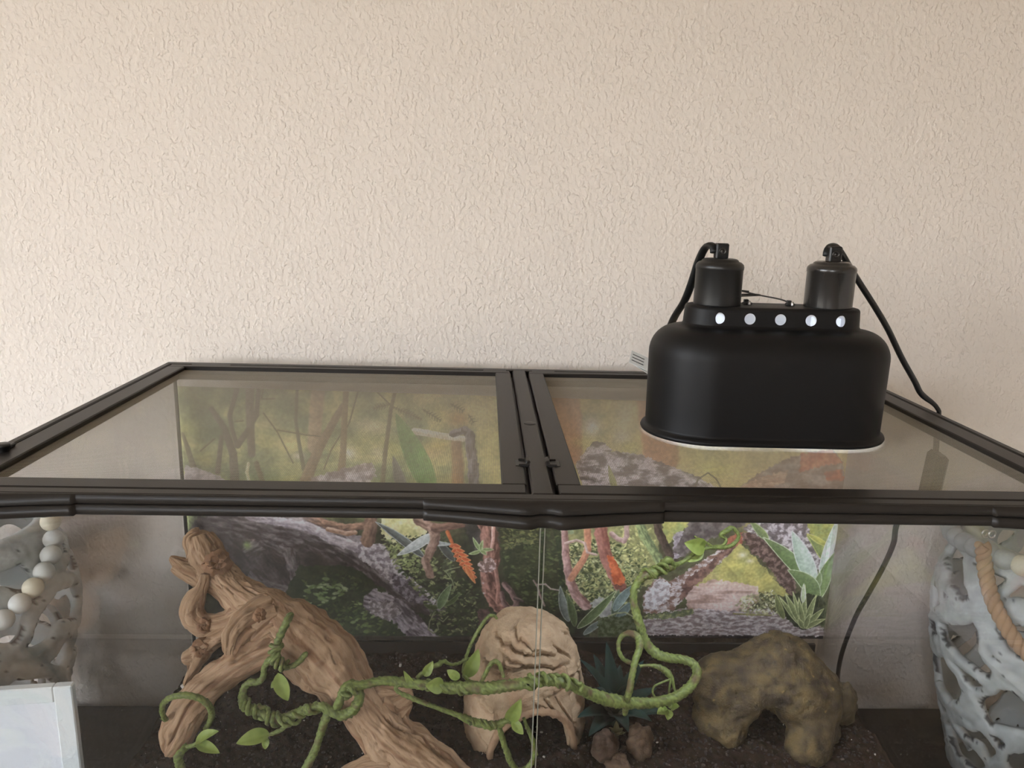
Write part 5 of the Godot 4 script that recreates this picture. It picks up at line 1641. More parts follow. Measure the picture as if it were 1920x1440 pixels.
# ---------------------------------------------------------------- jungle vines
func vine_stem(pts: Array, parent: Node3D, called: String, sides := 18, rough := 0.3, brown := 0.0, seed_ := 0.0) -> void:
	var q := smooth4(pts, 0.0022)
	var b := MB.new()
	b.tube(q[0], q[1], sides)
	for k in b.v.size():
		var i := mini(k / sides, q[0].size() - 1)
		var mid: Vector3 = q[0][i]
		var p := b.v[k]
		var tw := b.uv[k].y / 0.012 + b.uv[k].x
		var lump := N(p * 210.0 + Vector3(seed_, 0, 0)) + 0.7 * N(p * 480.0) + 0.45 * sin(TAU * 2.0 * tw)
		b.v[k] = p + (p - mid) * rough * lump
		var c := lin(0.085, 0.108, 0.022).lerp(lin(0.20, 0.238, 0.066), clampf(0.5 + 0.9 * N(p * 260.0 + Vector3(60, 0, seed_)), 0.0, 1.0))
		c = c.lerp(lin(0.035, 0.045, 0.014), clampf(-1.5 * N(p * 300.0 + Vector3(0, 30, 0)) - 0.15, 0.0, 0.7))
		c = c.lerp(lin(0.095, 0.052, 0.03), clampf(1.7 * N(p * 55.0 + Vector3(0, seed_, 9)) - 0.25 + brown, 0.0, 0.9))
		b.c[k] = c
	obj(called, b.mesh(), M.vine_skin, parent)

# strands wound round a stretch of stem
func vine_wrap(pts: Array, parent: Node3D, turns: float, thick: float, seed_ := 0.0) -> void:
	var q := smooth4(pts, 0.0012)
	var m: int = q[0].size()
	for strand in 2:
		var pos := []
		var x := Vector3(0.3, 0.2, 1)
		for i in m:
			var t: Vector3 = (q[0][mini(i + 1, m - 1)] - q[0][maxi(i - 1, 0)]).normalized()
			x = (x - t * x.dot(t)).normalized()
			var y := t.cross(x)
			var a := TAU * 0.55 * turns * i / m + PI * strand + 2.6 * N(Vector3(i * 0.05, seed_, strand * 9.0))
			var rr: float = q[1][i] * (1.0 + 0.8 * N(Vector3(i * 0.07, seed_ + 5.0, strand * 5.0)))
			var c: Vector3 = q[0][i] + (x * cos(a) + y * sin(a)) * rr
			pos.append(Vector4(c.x, c.y, c.z, thick))
		vine_stem(pos, parent, "twining_strand", 10, 0.2, -0.2, seed_ + strand)

func vine_leaf(parent: Node3D, a: Vector3, e: Vector3, wide: float, up := Vector3(0, 0.4, 1), fold := 0.35) -> void:
	var b := MB.new()
	blade(b, a, e, wide, up, 0.06, fold, lin(0.13, 0.175, 0.03), lin(0.25, 0.30, 0.075), 0.75)
	obj("leaf", b.mesh(), M.leaf_skin, parent)

func build_vines() -> void:
	noise.fractal_octaves = 2
	# the long thick vine from the driftwood round to the right and up towards the lid
	var v := thing("moss_vine", "long mossy green vine winding from driftwood across the clay hide to the right", "vine", Vector3(-0.1925, -0.3295, 0.24))
	v.position = Vector3.ZERO
	var a: Array = [Vector4(-0.2575, -0.2417, 0.214, 0.0036), Vector4(-0.2585, -0.243, 0.222, 0.0041), Vector4(-0.2626, -0.2513, 0.228, 0.0041), Vector4(-0.2678, -0.2632, 0.23, 0.0038), Vector4(-0.27, -0.2725, 0.232, 0.0047), Vector4(-0.2725, -0.2838, 0.233, 0.0047), Vector4(-0.2785, -0.2865, 0.233, 0.0035), Vector4(-0.2839, -0.2965, 0.232, 0.003), Vector4(-0.2862, -0.3085, 0.23, 0.0033), Vector4(-0.2924, -0.316, 0.23, 0.0036), Vector4(-0.3007, -0.316, 0.23, 0.0036), Vector4(-0.3075, -0.3221, 0.23, 0.0039), Vector4(-0.31, -0.3323, 0.231, 0.0045), Vector4(-0.3086, -0.3438, 0.232, 0.0054), Vector4(-0.2987, -0.3485, 0.234, 0.0054), Vector4(-0.2879, -0.3525, 0.235, 0.0054), Vector4(-0.276, -0.3579, 0.236, 0.006), Vector4(-0.2627, -0.3571, 0.237, 0.0054), Vector4(-0.2491, -0.3502, 0.238, 0.0054), Vector4(-0.2354, -0.3432, 0.24, 0.0054), Vector4(-0.2218, -0.3376, 0.242, 0.0048), Vector4(-0.2097, -0.3422, 0.244, 0.0054), Vector4(-0.1977, -0.3461, 0.246, 0.0053), Vector4(-0.185, -0.3377, 0.25, 0.0053), Vector4(-0.1768, -0.3222, 0.252, 0.0053), Vector4(-0.1772, -0.3102, 0.252, 0.0053), Vector4(-0.184, -0.3037, 0.252, 0.0053), Vector4(-0.1917, -0.3062, 0.255, 0.0047), Vector4(-0.1952, -0.3168, 0.256, 0.0047), Vector4(-0.2005, -0.3302, 0.254, 0.0047)]
	var a2: Array = [Vector4(-0.1908, -0.3129, 0.254, 0.0047), Vector4(-0.1824, -0.3042, 0.255, 0.0052), Vector4(-0.1666, -0.3022, 0.252, 0.0047), Vector4(-0.1494, -0.2996, 0.25, 0.0047), Vector4(-0.1308, -0.3015, 0.25, 0.0053), Vector4(-0.1084, -0.3033, 0.252, 0.0053), Vector4(-0.0849, -0.3051, 0.254, 0.0061), Vector4(-0.0615, -0.3029, 0.257, 0.0064), Vector4(-0.0353, -0.3014, 0.26, 0.0067), Vector4(-0.0151, -0.2972, 0.262, 0.0064), Vector4(0.005, -0.2925, 0.264, 0.0058), Vector4(0.0252, -0.2891, 0.264, 0.0058), Vector4(0.0459, -0.293, 0.262, 0.0052), Vector4(0.0643, -0.3023, 0.258, 0.0059), Vector4(0.0817, -0.3151, 0.252, 0.0065), Vector4(0.1028, -0.3253, 0.247, 0.0072), Vector4(0.1252, -0.3322, 0.242, 0.0066), Vector4(0.148, -0.3365, 0.236, 0.0058), Vector4(0.1679, -0.3379, 0.23, 0.0058), Vector4(0.1859, -0.3351, 0.224, 0.0056), Vector4(0.2017, -0.328, 0.216, 0.0056), Vector4(0.2106, -0.3179, 0.208, 0.0053), Vector4(0.2083, -0.3105, 0.2, 0.005), Vector4(0.1976, -0.3081, 0.194, 0.0051), Vector4(0.1838, -0.3099, 0.188, 0.0054), Vector4(0.1696, -0.3089, 0.182, 0.0058), Vector4(0.1594, -0.3027, 0.176, 0.0058), Vector4(0.1535, -0.2928, 0.17, 0.0052), Vector4(0.1493, -0.2806, 0.164, 0.0052), Vector4(0.1451, -0.2683, 0.158, 0.0052), Vector4(0.142, -0.2545, 0.152, 0.0046), Vector4(0.1436, -0.2405, 0.146, 0.0046), Vector4(0.1533, -0.2299, 0.14, 0.0053), Vector4(0.1689, -0.2257, 0.134, 0.0066), Vector4(0.1834, -0.2235, 0.128, 0.006), Vector4(0.1955, -0.222, 0.122, 0.0054)]
	var a3: Array = [Vector4(0.1764, -0.2254, 0.13, 0.004), Vector4(0.1866, -0.2119, 0.128, 0.0046), Vector4(0.1948, -0.2196, 0.124, 0.004), Vector4(0.2053, -0.22, 0.12, 0.0027), Vector4(0.2192, -0.2116, 0.116, 0.0024), Vector4(0.2333, -0.2046, 0.112, 0.0024), Vector4(0.2507, -0.2033, 0.108, 0.0027), Vector4(0.2671, -0.205, 0.104, 0.0027), Vector4(0.279, -0.2009, 0.1, 0.0027), Vector4(0.2837, -0.1921, 0.098, 0.0024), Vector4(0.2795, -0.185, 0.096, 0.0024), Vector4(0.2748, -0.1826, 0.095, 0.0031), Vector4(0.2679, -0.1866, 0.096, 0.0034), Vector4(0.2598, -0.1905, 0.099, 0.0027), Vector4(0.2646, -0.1937, 0.1, 0.002), Vector4(0.267, -0.1971, 0.102, 0.002), Vector4(0.2601, -0.2036, 0.104, 0.002), Vector4(0.2444, -0.2036, 0.106, 0.002)]
	vine_stem(a, v, "stem", 18, 0.28, -0.25, 1.0)
	vine_stem(a2, v, "stem", 20, 0.20, 0.0, 2.0)
	vine_stem(a3, v, "stem", 14, 0.22, -0.2, 3.0)
	vine_wrap([Vector4(-0.2683, -0.2666, 0.233, 0.0047), Vector4(-0.2716, -0.2818, 0.236, 0.0053), Vector4(-0.265, -0.2897, 0.236, 0.0053), Vector4(-0.2574, -0.2917, 0.234, 0.0041)], v, 5.0, 0.0022, 1.0)
	vine_wrap([Vector4(-0.3081, -0.3404, 0.233, 0.0048), Vector4(-0.2984, -0.3478, 0.235, 0.0054), Vector4(-0.285, -0.3524, 0.237, 0.0054), Vector4(-0.2705, -0.3577, 0.239, 0.0054), Vector4(-0.2533, -0.3534, 0.241, 0.0054), Vector4(-0.24, -0.3452, 0.241, 0.0048), Vector4(-0.224, -0.3383, 0.243, 0.0048)], v, 9.0, 0.0023, 2.0)
	vine_wrap([Vector4(-0.1811, -0.3048, 0.256, 0.0046), Vector4(-0.1875, -0.308, 0.259, 0.0052), Vector4(-0.1899, -0.312, 0.259, 0.0046)], v, 3.0, 0.0024, 3.0)
	vine_wrap([Vector4(0.0049, -0.2918, 0.265, 0.0058), Vector4(0.0249, -0.2865, 0.266, 0.0058), Vector4(0.0456, -0.291, 0.264, 0.0052), Vector4(0.064, -0.3009, 0.26, 0.0053)], v, 5.0, 0.0024, 4.0)
	vine_wrap([Vector4(-0.1024, -0.3012, 0.254, 0.0053), Vector4(-0.0848, -0.3037, 0.256, 0.0053), Vector4(-0.0557, -0.3022, 0.259, 0.0058)], v, 4.0, 0.002, 5.0)
	vine_wrap([Vector4(0.1543, -0.2273, 0.141, 0.0052), Vector4(0.1699, -0.2244, 0.135, 0.0059), Vector4(0.1839, -0.2181, 0.13, 0.006)], v, 3.0, 0.0022, 6.0)
	# spurs: the hook on the trunk, the down stem, the thin runner below
	vine_stem([Vector4(-0.2645, -0.2977, 0.23, 0.003), Vector4(-0.2543, -0.2969, 0.228, 0.003), Vector4(-0.2463, -0.2915, 0.226, 0.0033), Vector4(-0.2407, -0.2854, 0.224, 0.003), Vector4(-0.2384, -0.2826, 0.223, 0.0018)], v, "spur", 12, 0.2, -0.1, 4.0)
	vine_stem([Vector4(-0.2115, -0.3429, 0.244, 0.0042), Vector4(-0.2151, -0.3503, 0.245, 0.0048), Vector4(-0.2191, -0.3625, 0.247, 0.0045), Vector4(-0.2226, -0.3746, 0.249, 0.0042), Vector4(-0.2273, -0.3882, 0.251, 0.0045), Vector4(-0.2325, -0.399, 0.253, 0.0048), Vector4(-0.239, -0.4126, 0.255, 0.0051)], v, "spur", 14, 0.18, 0.15, 5.0)
	vine_stem([Vector4(-0.2601, -0.3584, 0.238, 0.003), Vector4(-0.2606, -0.3632, 0.239, 0.0027), Vector4(-0.266, -0.3693, 0.24, 0.0027), Vector4(-0.2741, -0.3727, 0.241, 0.0024), Vector4(-0.2799, -0.3747, 0.242, 0.0018)], v, "spur", 10, 0.2, -0.3, 6.0)
	vine_stem([Vector4(0.1225, -0.3504, 0.236, 0.0031), Vector4(0.1213, -0.3335, 0.244, 0.0039), Vector4(0.1233, -0.313, 0.246, 0.0039), Vector4(0.1269, -0.2955, 0.24, 0.0036), Vector4(0.1322, -0.2858, 0.228, 0.0039), Vector4(0.1388, -0.2797, 0.214, 0.0043), Vector4(0.1393, -0.2741, 0.203, 0.0043), Vector4(0.1321, -0.2716, 0.197, 0.0037), Vector4(0.1233, -0.2749, 0.195, 0.0028), Vector4(0.118, -0.2841, 0.196, 0.0025), Vector4(0.1185, -0.2942, 0.2, 0.0025), Vector4(0.1233, -0.3014, 0.204, 0.0025), Vector4(0.1326, -0.3049, 0.206, 0.0025), Vector4(0.1401, -0.3049, 0.206, 0.0019)], v, "spur", 14, 0.18, 0.2, 7.0)
	vine_leaf(v, Vector3(-0.2677, -0.299, 0.238), Vector3(-0.2569, -0.331, 0.242), 0.0165)
	vine_leaf(v, Vector3(-0.2681, -0.3084, 0.236), Vector3(-0.2755, -0.3164, 0.24), 0.007)
	vine_leaf(v, Vector3(-0.2786, -0.3733, 0.242), Vector3(-0.313, -0.3779, 0.252), 0.0175, Vector3(0, 1, 0.7))
	vine_leaf(v, Vector3(-0.2824, -0.3775, 0.242), Vector3(-0.2836, -0.3902, 0.246), 0.008)
	vine_leaf(v, Vector3(0.2371, -0.2016, 0.112), Vector3(0.2078, -0.1925, 0.12), 0.021, Vector3(0, 0.3, 1), 0.5)
	vine_leaf(v, Vector3(0.2346, -0.2046, 0.112), Vector3(0.2131, -0.2187, 0.118), 0.014, Vector3(0, 0.3, 1), 0.4)
	vine_stem([Vector4(0.2458, -0.201, 0.11, 0.0018), Vector4(0.2365, -0.1944, 0.112, 0.0017), Vector4(0.2273, -0.1892, 0.114, 0.0019), Vector4(0.2214, -0.1859, 0.115, 0.0013)], v, "tendril", 8, 0.15, -0.3, 8.0)
	# the slim lower vine by the clay hide's door
	var w := thing("slim_vine", "thin green vine with paired leaves hanging before the clay hide's doorway", "vine")
	vine_stem([Vector4(-0.1171, -0.3015, 0.246, 0.0021), Vector4(-0.1277, -0.3014, 0.252, 0.002), Vector4(-0.1359, -0.304, 0.256, 0.002), Vector4(-0.1312, -0.3098, 0.257, 0.0023), Vector4(-0.1184, -0.3157, 0.258, 0.0026), Vector4(-0.102, -0.3222, 0.259, 0.0026), Vector4(-0.0821, -0.3294, 0.26, 0.0026), Vector4(-0.0656, -0.3353, 0.261, 0.0032), Vector4(-0.055, -0.3399, 0.262, 0.0041), Vector4(-0.0432, -0.3431, 0.263, 0.0044), Vector4(-0.0315, -0.3458, 0.263, 0.0047), Vector4(-0.0209, -0.3437, 0.263, 0.0038), Vector4(-0.014, -0.3397, 0.263, 0.0032), Vector4(-0.0069, -0.3417, 0.263, 0.0029)], w, "stem", 14, 0.25, -0.3, 9.0)
	vine_wrap([Vector4(-0.055, -0.3391, 0.263, 0.0035), Vector4(-0.0403, -0.343, 0.264, 0.0038), Vector4(-0.0256, -0.3443, 0.264, 0.0038)], w, 4.0, 0.0016, 7.0)
	vine_stem([Vector4(-0.0233, -0.3451, 0.263, 0.0026), Vector4(-0.0194, -0.3579, 0.263, 0.0032), Vector4(-0.0155, -0.3715, 0.263, 0.0033), Vector4(-0.0117, -0.3824, 0.263, 0.0036), Vector4(-0.0078, -0.3935, 0.263, 0.0036), Vector4(0.0008, -0.4032, 0.263, 0.003), Vector4(0.0103, -0.4004, 0.263, 0.0033), Vector4(0.0171, -0.3893, 0.263, 0.003), Vector4(0.0184, -0.3756, 0.263, 0.003), Vector4(0.0137, -0.3592, 0.263, 0.0027), Vector4(0.0079, -0.3457, 0.263, 0.0021), Vector4(0.0047, -0.3363, 0.263, 0.0018)], w, "spur", 14, 0.24, -0.25, 10.0)
	vine_leaf(w, Vector3(-0.0117, -0.3396, 0.264), Vector3(0.0004, -0.3065, 0.272), 0.0155)
	vine_leaf(w, Vector3(-0.0077, -0.3367, 0.266), Vector3(0.004, -0.3487, 0.274), 0.0105)
	# the small upper vine left of the hide
	var u := thing("climbing_vine", "small vine climbing beside the clay hide's left edge, tip curled", "vine")
	vine_stem([Vector4(-0.0257, -0.2525, 0.2, 0.0015), Vector4(-0.0295, -0.2485, 0.2, 0.0018), Vector4(-0.035, -0.2492, 0.2, 0.002), Vector4(-0.0416, -0.2581, 0.2, 0.0021), Vector4(-0.0487, -0.2699, 0.202, 0.0021), Vector4(-0.0546, -0.2811, 0.205, 0.002), Vector4(-0.0593, -0.2918, 0.21, 0.002), Vector4(-0.0621, -0.3016, 0.216, 0.0021), Vector4(-0.063, -0.3059, 0.222, 0.0022), Vector4(-0.0616, -0.3087, 0.228, 0.0022), Vector4(-0.056, -0.3093, 0.236, 0.002), Vector4(-0.0476, -0.3058, 0.244, 0.0018)], u, "stem", 12, 0.3, -0.2, 11.0)
	vine_stem([Vector4(-0.0616, -0.2974, 0.212, 0.0018), Vector4(-0.0675, -0.297, 0.22, 0.0018), Vector4(-0.0768, -0.2938, 0.228, 0.0018), Vector4(-0.085, -0.2859, 0.234, 0.0024), Vector4(-0.0908, -0.2887, 0.236, 0.003), Vector4(-0.1001, -0.2914, 0.238, 0.0024), Vector4(-0.1082, -0.2968, 0.24, 0.0024), Vector4(-0.114, -0.3022, 0.242, 0.0024)], u, "stem", 12, 0.3, -0.2, 12.0)
	vine_stem([Vector4(-0.0441, -0.3016, 0.254, 0.0021), Vector4(-0.0396, -0.2896, 0.256, 0.0023), Vector4(-0.0341, -0.2765, 0.256, 0.0023), Vector4(-0.029, -0.2713, 0.256, 0.0026), Vector4(-0.0243, -0.2726, 0.257, 0.0023), Vector4(-0.0212, -0.2803, 0.258, 0.002), Vector4(-0.0182, -0.2881, 0.26, 0.0017)], u, "stem", 12, 0.25, -0.2, 13.0)
	vine_leaf(u, Vector3(-0.0604, -0.31, 0.228), Vector3(-0.0465, -0.2817, 0.216), 0.0165, Vector3(0.3, 0.3, 1))
	vine_leaf(u, Vector3(-0.0837, -0.3004, 0.256), Vector3(-0.1029, -0.2963, 0.264), 0.017, Vector3(0, 0.5, 1))
	vine_leaf(u, Vector3(-0.1168, -0.3074, 0.25), Vector3(-0.1274, -0.2849, 0.254), 0.007)
	vine_leaf(u, Vector3(-0.1061, -0.2981, 0.244), Vector3(-0.0965, -0.2821, 0.24), 0.010)
	vine_leaf(u, Vector3(-0.0665, -0.2965, 0.25), Vector3(-0.0808, -0.2887, 0.246), 0.010)
	# ring round the driftwood's foot
	var f := thing("ring_vine", "green vine ringed round the driftwood's lower left foot", "vine")
	vine_stem([Vector4(-0.3895, -0.3513, 0.248, 0.0029), Vector4(-0.391, -0.339, 0.252, 0.0029), Vector4(-0.3873, -0.3255, 0.256, 0.0029), Vector4(-0.3781, -0.3153, 0.26, 0.0032), Vector4(-0.3653, -0.3099, 0.263, 0.0034), Vector4(-0.3536, -0.3098, 0.264, 0.0034), Vector4(-0.3434, -0.3151, 0.262, 0.0034), Vector4(-0.3378, -0.3286, 0.256, 0.0035), Vector4(-0.3393, -0.3458, 0.248, 0.0035), Vector4(-0.3474, -0.3642, 0.238, 0.003), Vector4(-0.355, -0.3758, 0.23, 0.0024)], f, "stem", 14, 0.2, -0.25, 14.0)
	vine_stem([Vector4(-0.3671, -0.3823, 0.25, 0.0036), Vector4(-0.3712, -0.3852, 0.255, 0.0041), Vector4(-0.3751, -0.3909, 0.258, 0.0047), Vector4(-0.3736, -0.4019, 0.258, 0.0047), Vector4(-0.3704, -0.4156, 0.258, 0.0047)], f, "stem", 16, 0.3, -0.25, 15.0)
	vine_stem([Vector4(-0.3675, -0.3821, 0.252, 0.0024), Vector4(-0.3588, -0.3775, 0.256, 0.0024), Vector4(-0.3518, -0.3712, 0.258, 0.0021)], f, "spur", 10, 0.2, -0.3, 16.0)
	vine_leaf(f, Vector3(-0.3554, -0.3726, 0.258), Vector3(-0.3276, -0.3546, 0.262), 0.0135, Vector3(0, 1, 0.4))
	vine_leaf(f, Vector3(-0.3535, -0.3717, 0.26), Vector3(-0.3258, -0.3774, 0.268), 0.012, Vector3(0, 1, 0.6))
	vine_leaf(f, Vector3(-0.3492, -0.3735, 0.256), Vector3(-0.3552, -0.3741, 0.262), 0.007)
	# the little sprig in front of the rock cave
	var g := thing("tendril_sprig", "small sprig of curly green tendrils in front of the rock cave", "vine")
	vine_stem([Vector4(0.1468, -0.3196, 0.19, 0.0019), Vector4(0.1608, -0.3188, 0.19, 0.0022), Vector4(0.1721, -0.321, 0.192, 0.0038), Vector4(0.1805, -0.3261, 0.196, 0.0038), Vector4(0.1838, -0.3306, 0.2, 0.0022), Vector4(0.1854, -0.3378, 0.206, 0.0016), Vector4(0.187, -0.3436, 0.212, 0.0016), Vector4(0.1832, -0.3507, 0.214, 0.0016), Vector4(0.1795, -0.3579, 0.216, 0.0019)], g, "stem", 10, 0.3, -0.2, 17.0)
	vine_stem([Vector4(0.1812, -0.3306, 0.2, 0.0013), Vector4(0.1702, -0.3322, 0.204, 0.0013), Vector4(0.1607, -0.3351, 0.208, 0.0013), Vector4(0.159, -0.3409, 0.212, 0.0013), Vector4(0.1641, -0.348, 0.214, 0.0011)], g, "tendril", 8, 0.15, -0.3, 18.0)
	vine_stem([Vector4(0.1824, -0.3291, 0.2, 0.0013), Vector4(0.1797, -0.3379, 0.206, 0.0013), Vector4(0.1788, -0.3465, 0.21, 0.0013), Vector4(0.179, -0.3572, 0.215, 0.0013)], g, "tendril", 8, 0.15, -0.3, 19.0)
	vine_leaf(g, Vector3(0.1771, -0.3593, 0.216), Vector3(0.1627, -0.3592, 0.224), 0.012, Vector3(0, 1, 0.5))
	vine_leaf(g, Vector3(0.1783, -0.3593, 0.216), Vector3(0.1758, -0.3677, 0.224), 0.010)
	vine_leaf(g, Vector3(0.1808, -0.3579, 0.216), Vector3(0.1888, -0.3506, 0.222), 0.010, Vector3(0, 1, 0.5))

func build_stones() -> void:
	pebble("stone", "small round brown stone right of the star plant", Vector3(0.1461, -0.4026, 0.218), Vector3(0.0155, 0.022, 0.015), 0.3, lin(0.07, 0.042, 0.026), lin(0.115, 0.072, 0.043), 3.0)
	pebble("stone", "low reddish brown stone left of the star plant", Vector3(0.1036, -0.4021, 0.226), Vector3(0.017, 0.017, 0.015), 1.1, lin(0.05, 0.03, 0.02), lin(0.08, 0.05, 0.032), 11.0)
	pebble("stone", "tan stone nearest the glass below the star plant", Vector3(0.1159, -0.4152, 0.24), Vector3(0.015, 0.012, 0.014), 0.0, lin(0.075, 0.045, 0.027), lin(0.12, 0.075, 0.046), 23.0)
	pebble("stone", "rounded olive stone leaning behind the rock cave's right foot", Vector3(0.4132, -0.3901, 0.16), Vector3(0.021, 0.026, 0.020), 0.5, lin(0.05, 0.037, 0.02), lin(0.09, 0.064, 0.033), 31.0)
	pebble("stone", "tiny white stone at the driftwood's forked twig tip", Vector3(-0.3873, -0.3426, 0.2), Vector3(0.0035, 0.0028, 0.003), 0.0, lin(0.55, 0.52, 0.46), lin(0.65, 0.62, 0.56), 5.0)
# ---------------------------------------------------------------- lattice lanterns, beads, rope, picture frame
const VH := 0.345
func vase_r(y: float) -> float:
	var t := y / VH
	var r := 0.064 + 0.060 * pow(sin(clampf(t * 0.93 + 0.02, 0.0, 1.0) * PI * 0.60), 1.1)
	if t > 0.62: r -= 0.030 * pow((t - 0.62) / 0.38, 2.0)
	return r

func vase_field(th: float, y: float) -> float:
	var w := Vector3(cos(th), y / 0.115, sin(th))
	var w1 := 0.30 * N(w * 1.2 + Vector3(3, 0, 0))
	var w2 := 0.30 * N(w * 1.2 + Vector3(0, 7, 11))
	var w3 := 0.30 * N(w * 1.2 + Vector3(19, 0, 5))
	var f := -1.0
	var fam := [[6.0, 0.150, 0.000, 0.058], [-6.0, 0.150, 0.13, 0.055], [1.0, 0.086, 0.25, 0.050], [-2.0, 0.17, 0.6, 0.05]]
	var ww := [w1, w2, w3, -w1]
	for k in 4:
		var q: Array = fam[k]
		var ph: float = q[0] * th / TAU + y / q[1] + q[2] + ww[k]
		var d := absf(ph - round(ph))
		var gx: float = q[0] / (TAU * 0.115)
		var dist := d / sqrt(gx * gx + 1.0 / (q[1] * q[1]))
		f = maxf(f, (0.0108 + 0.006 * w2) - dist)
	f = maxf(f, 0.030 - y)
	f = maxf(f, y - (VH - 0.026))
	return f

func make_vase(called: String, label: String, at: Vector3, turn: float) -> Node3D:
	noise.frequency = 1.0
	noise.fractal_octaves = 2
	var nt := 240
	var ny := 116
	var val := PackedFloat32Array()
	val.resize((nt + 1) * (ny + 1))
	for j in ny + 1:
		for i in nt:
			val[j * (nt + 1) + i] = vase_field(TAU * i / nt, VH * j / ny)
		val[j * (nt + 1) + nt] = val[j * (nt + 1)]
	var b := MB.new()
	var made := {}
	var point := func(u: float, vv: float, f: float, key: int) -> Vector2i:
		if made.has(key): return made[key]
		var th := TAU * u / nt
		var y := VH * vv / ny
		var r := vase_r(y)
		var k := clampf(f / 0.009, 0.0, 1.0)
		var w := Vector3(cos(th), y / 0.115, sin(th))
		var rough := 0.0022 * N(w * 7.0) + 0.0006 * N(w * 24.0)
		var out_r := r + 0.006 * sqrt(k * (2.0 - k)) + rough
		var d := Vector3(cos(th), 0, sin(th))
		var c := lin(0.38, 0.40, 0.385).lerp(lin(0.47, 0.485, 0.465), clampf(0.5 + N(w * 6.0), 0.0, 1.0))
		c = c.lerp(lin(0.28, 0.29, 0.295), clampf(1.6 * N(w * 4.0 + Vector3(50, 0, 0)) - 0.35, 0.0, 0.45))
		# chips where the dark ground shows along the cut edges
		if f < 0.0026 and N(w * 3.2 + Vector3(0, 80, 0)) + 0.3 * N(w * 30.0) > 0.14: c = lin(0.05, 0.052, 0.058)
		if N(w * 14.0 + Vector3(0, 9, 90)) > 0.66: c = lin(0.07, 0.07, 0.075)
		var pr := Vector2i(b.p(d * out_r + Vector3(0, y, 0), Vector2.ZERO, c), b.p(d * (r - 0.0055) + Vector3(0, y, 0), Vector2.ZERO, lin(0.40, 0.415, 0.40)))
		made[key] = pr
		return pr
	for j in ny:
		for i in nt:
			var cs := [[i, j], [i + 1, j], [i + 1, j + 1], [i, j + 1]]
			var fs := []
			var any := false
			for q in cs:
				var f: float = val[q[1] * (nt + 1) + q[0]]
				fs.append(f)
				if f > 0.0: any = true
			if not any: continue
			var ring := []
			var cuts := []
			for k in 4:
				var k2 := (k + 1) % 4
				if fs[k] > 0.0:
					ring.append(point.call(cs[k][0], cs[k][1], fs[k], (cs[k][1] * (nt + 1) + cs[k][0] % nt) * 4))
				if (fs[k] > 0.0) != (fs[k2] > 0.0):
					var t: float = fs[k] / (fs[k] - fs[k2])
					var lowx := mini(cs[k][0], cs[k2][0])
					var lowy := mini(cs[k][1], cs[k2][1])
					var key: int = (lowy * (nt + 1) + lowx % nt) * 4 + (1 if cs[k][1] == cs[k2][1] else 2)
					var e: Vector2i = point.call(lerpf(cs[k][0], cs[k2][0], t), lerpf(cs[k][1], cs[k2][1], t), 0.0, key)
					ring.append(e)
					cuts.append([e, fs[k] > 0.0])
			for k in range(1, ring.size() - 1):
				b.ix.append_array([ring[0].x, ring[k].x, ring[k + 1].x])
				b.ix.append_array([ring[0].y, ring[k + 1].y, ring[k].y])
			for k in range(0, cuts.size() - 1, 2):
				var a: Vector2i = cuts[k][0] if cuts[k][1] else cuts[k + 1][0]
				var c: Vector2i = cuts[k + 1][0] if cuts[k][1] else cuts[k][0]
				b.ix.append_array([a.x, a.y, c.y, a.x, c.y, c.x])
	var t := thing(called, label, "lantern", at, turn, "whitewashed lanterns beside the tank")
	obj("lattice_body", b.mesh(), M.whitewash, t)
	b = MB.new()
	var rt := vase_r(VH)
	b.lathe([Vector2(rt - 0.012, VH - 0.006), Vector2(rt - 0.010, VH + 0.004), Vector2(rt - 0.002, VH + 0.006), Vector2(rt + 0.005, VH + 0.003), Vector2(rt + 0.006, VH - 0.005), Vector2(rt + 0.003, VH - 0.011)], 60)
	for k in b.c.size(): b.c[k] = lin(0.40, 0.42, 0.41)
	obj("rim", b.mesh(), M.whitewash, t)
	b = MB.new()
	b.lathe([Vector2(0.0001, 0.004), Vector2(vase_r(0) - 0.006, 0.004), Vector2(vase_r(0) + 0.005, 0.006), Vector2(vase_r(0) + 0.004, 0.0), Vector2(0.0001, 0.0)], 60)
	for k in b.c.size(): b.c[k] = lin(0.34, 0.36, 0.36)
	obj("base", b.mesh(), M.whitewash, t)
	return t

func bead_mesh(r: float) -> ArrayMesh:
	var b := MB.new()
	var prof := []
	for k in 15:
		var a := lerpf(0.16, PI - 0.16, k / 14.0)
		prof.append(Vector2(r * sin(a), -r * cos(a)))
	prof.push_front(Vector2(r * 0.13, -r * 0.6))
	prof.push_back(Vector2(r * 0.13, r * 0.6))
	b.lathe(prof, 24)
	return b.mesh()

func string_beads(t: Node3D, pts: PackedVector3Array, mesh: ArrayMesh, pick: Array) -> void:
	for i in pts.size():
		var d := (pts[mini(i + 1, pts.size() - 1)] - pts[maxi(i - 1, 0)]).normalized()
		var o := obj("bead", mesh, M[pick[i % pick.size()]], t)
		o.position = pts[i]
		o.basis = Basis(Quaternion(Vector3.UP, d))
	var b := MB.new()
	b.tube(pts, same(pts.size(), 0.0011), 6)
	obj("thread", b.mesh(), M.jute, t)

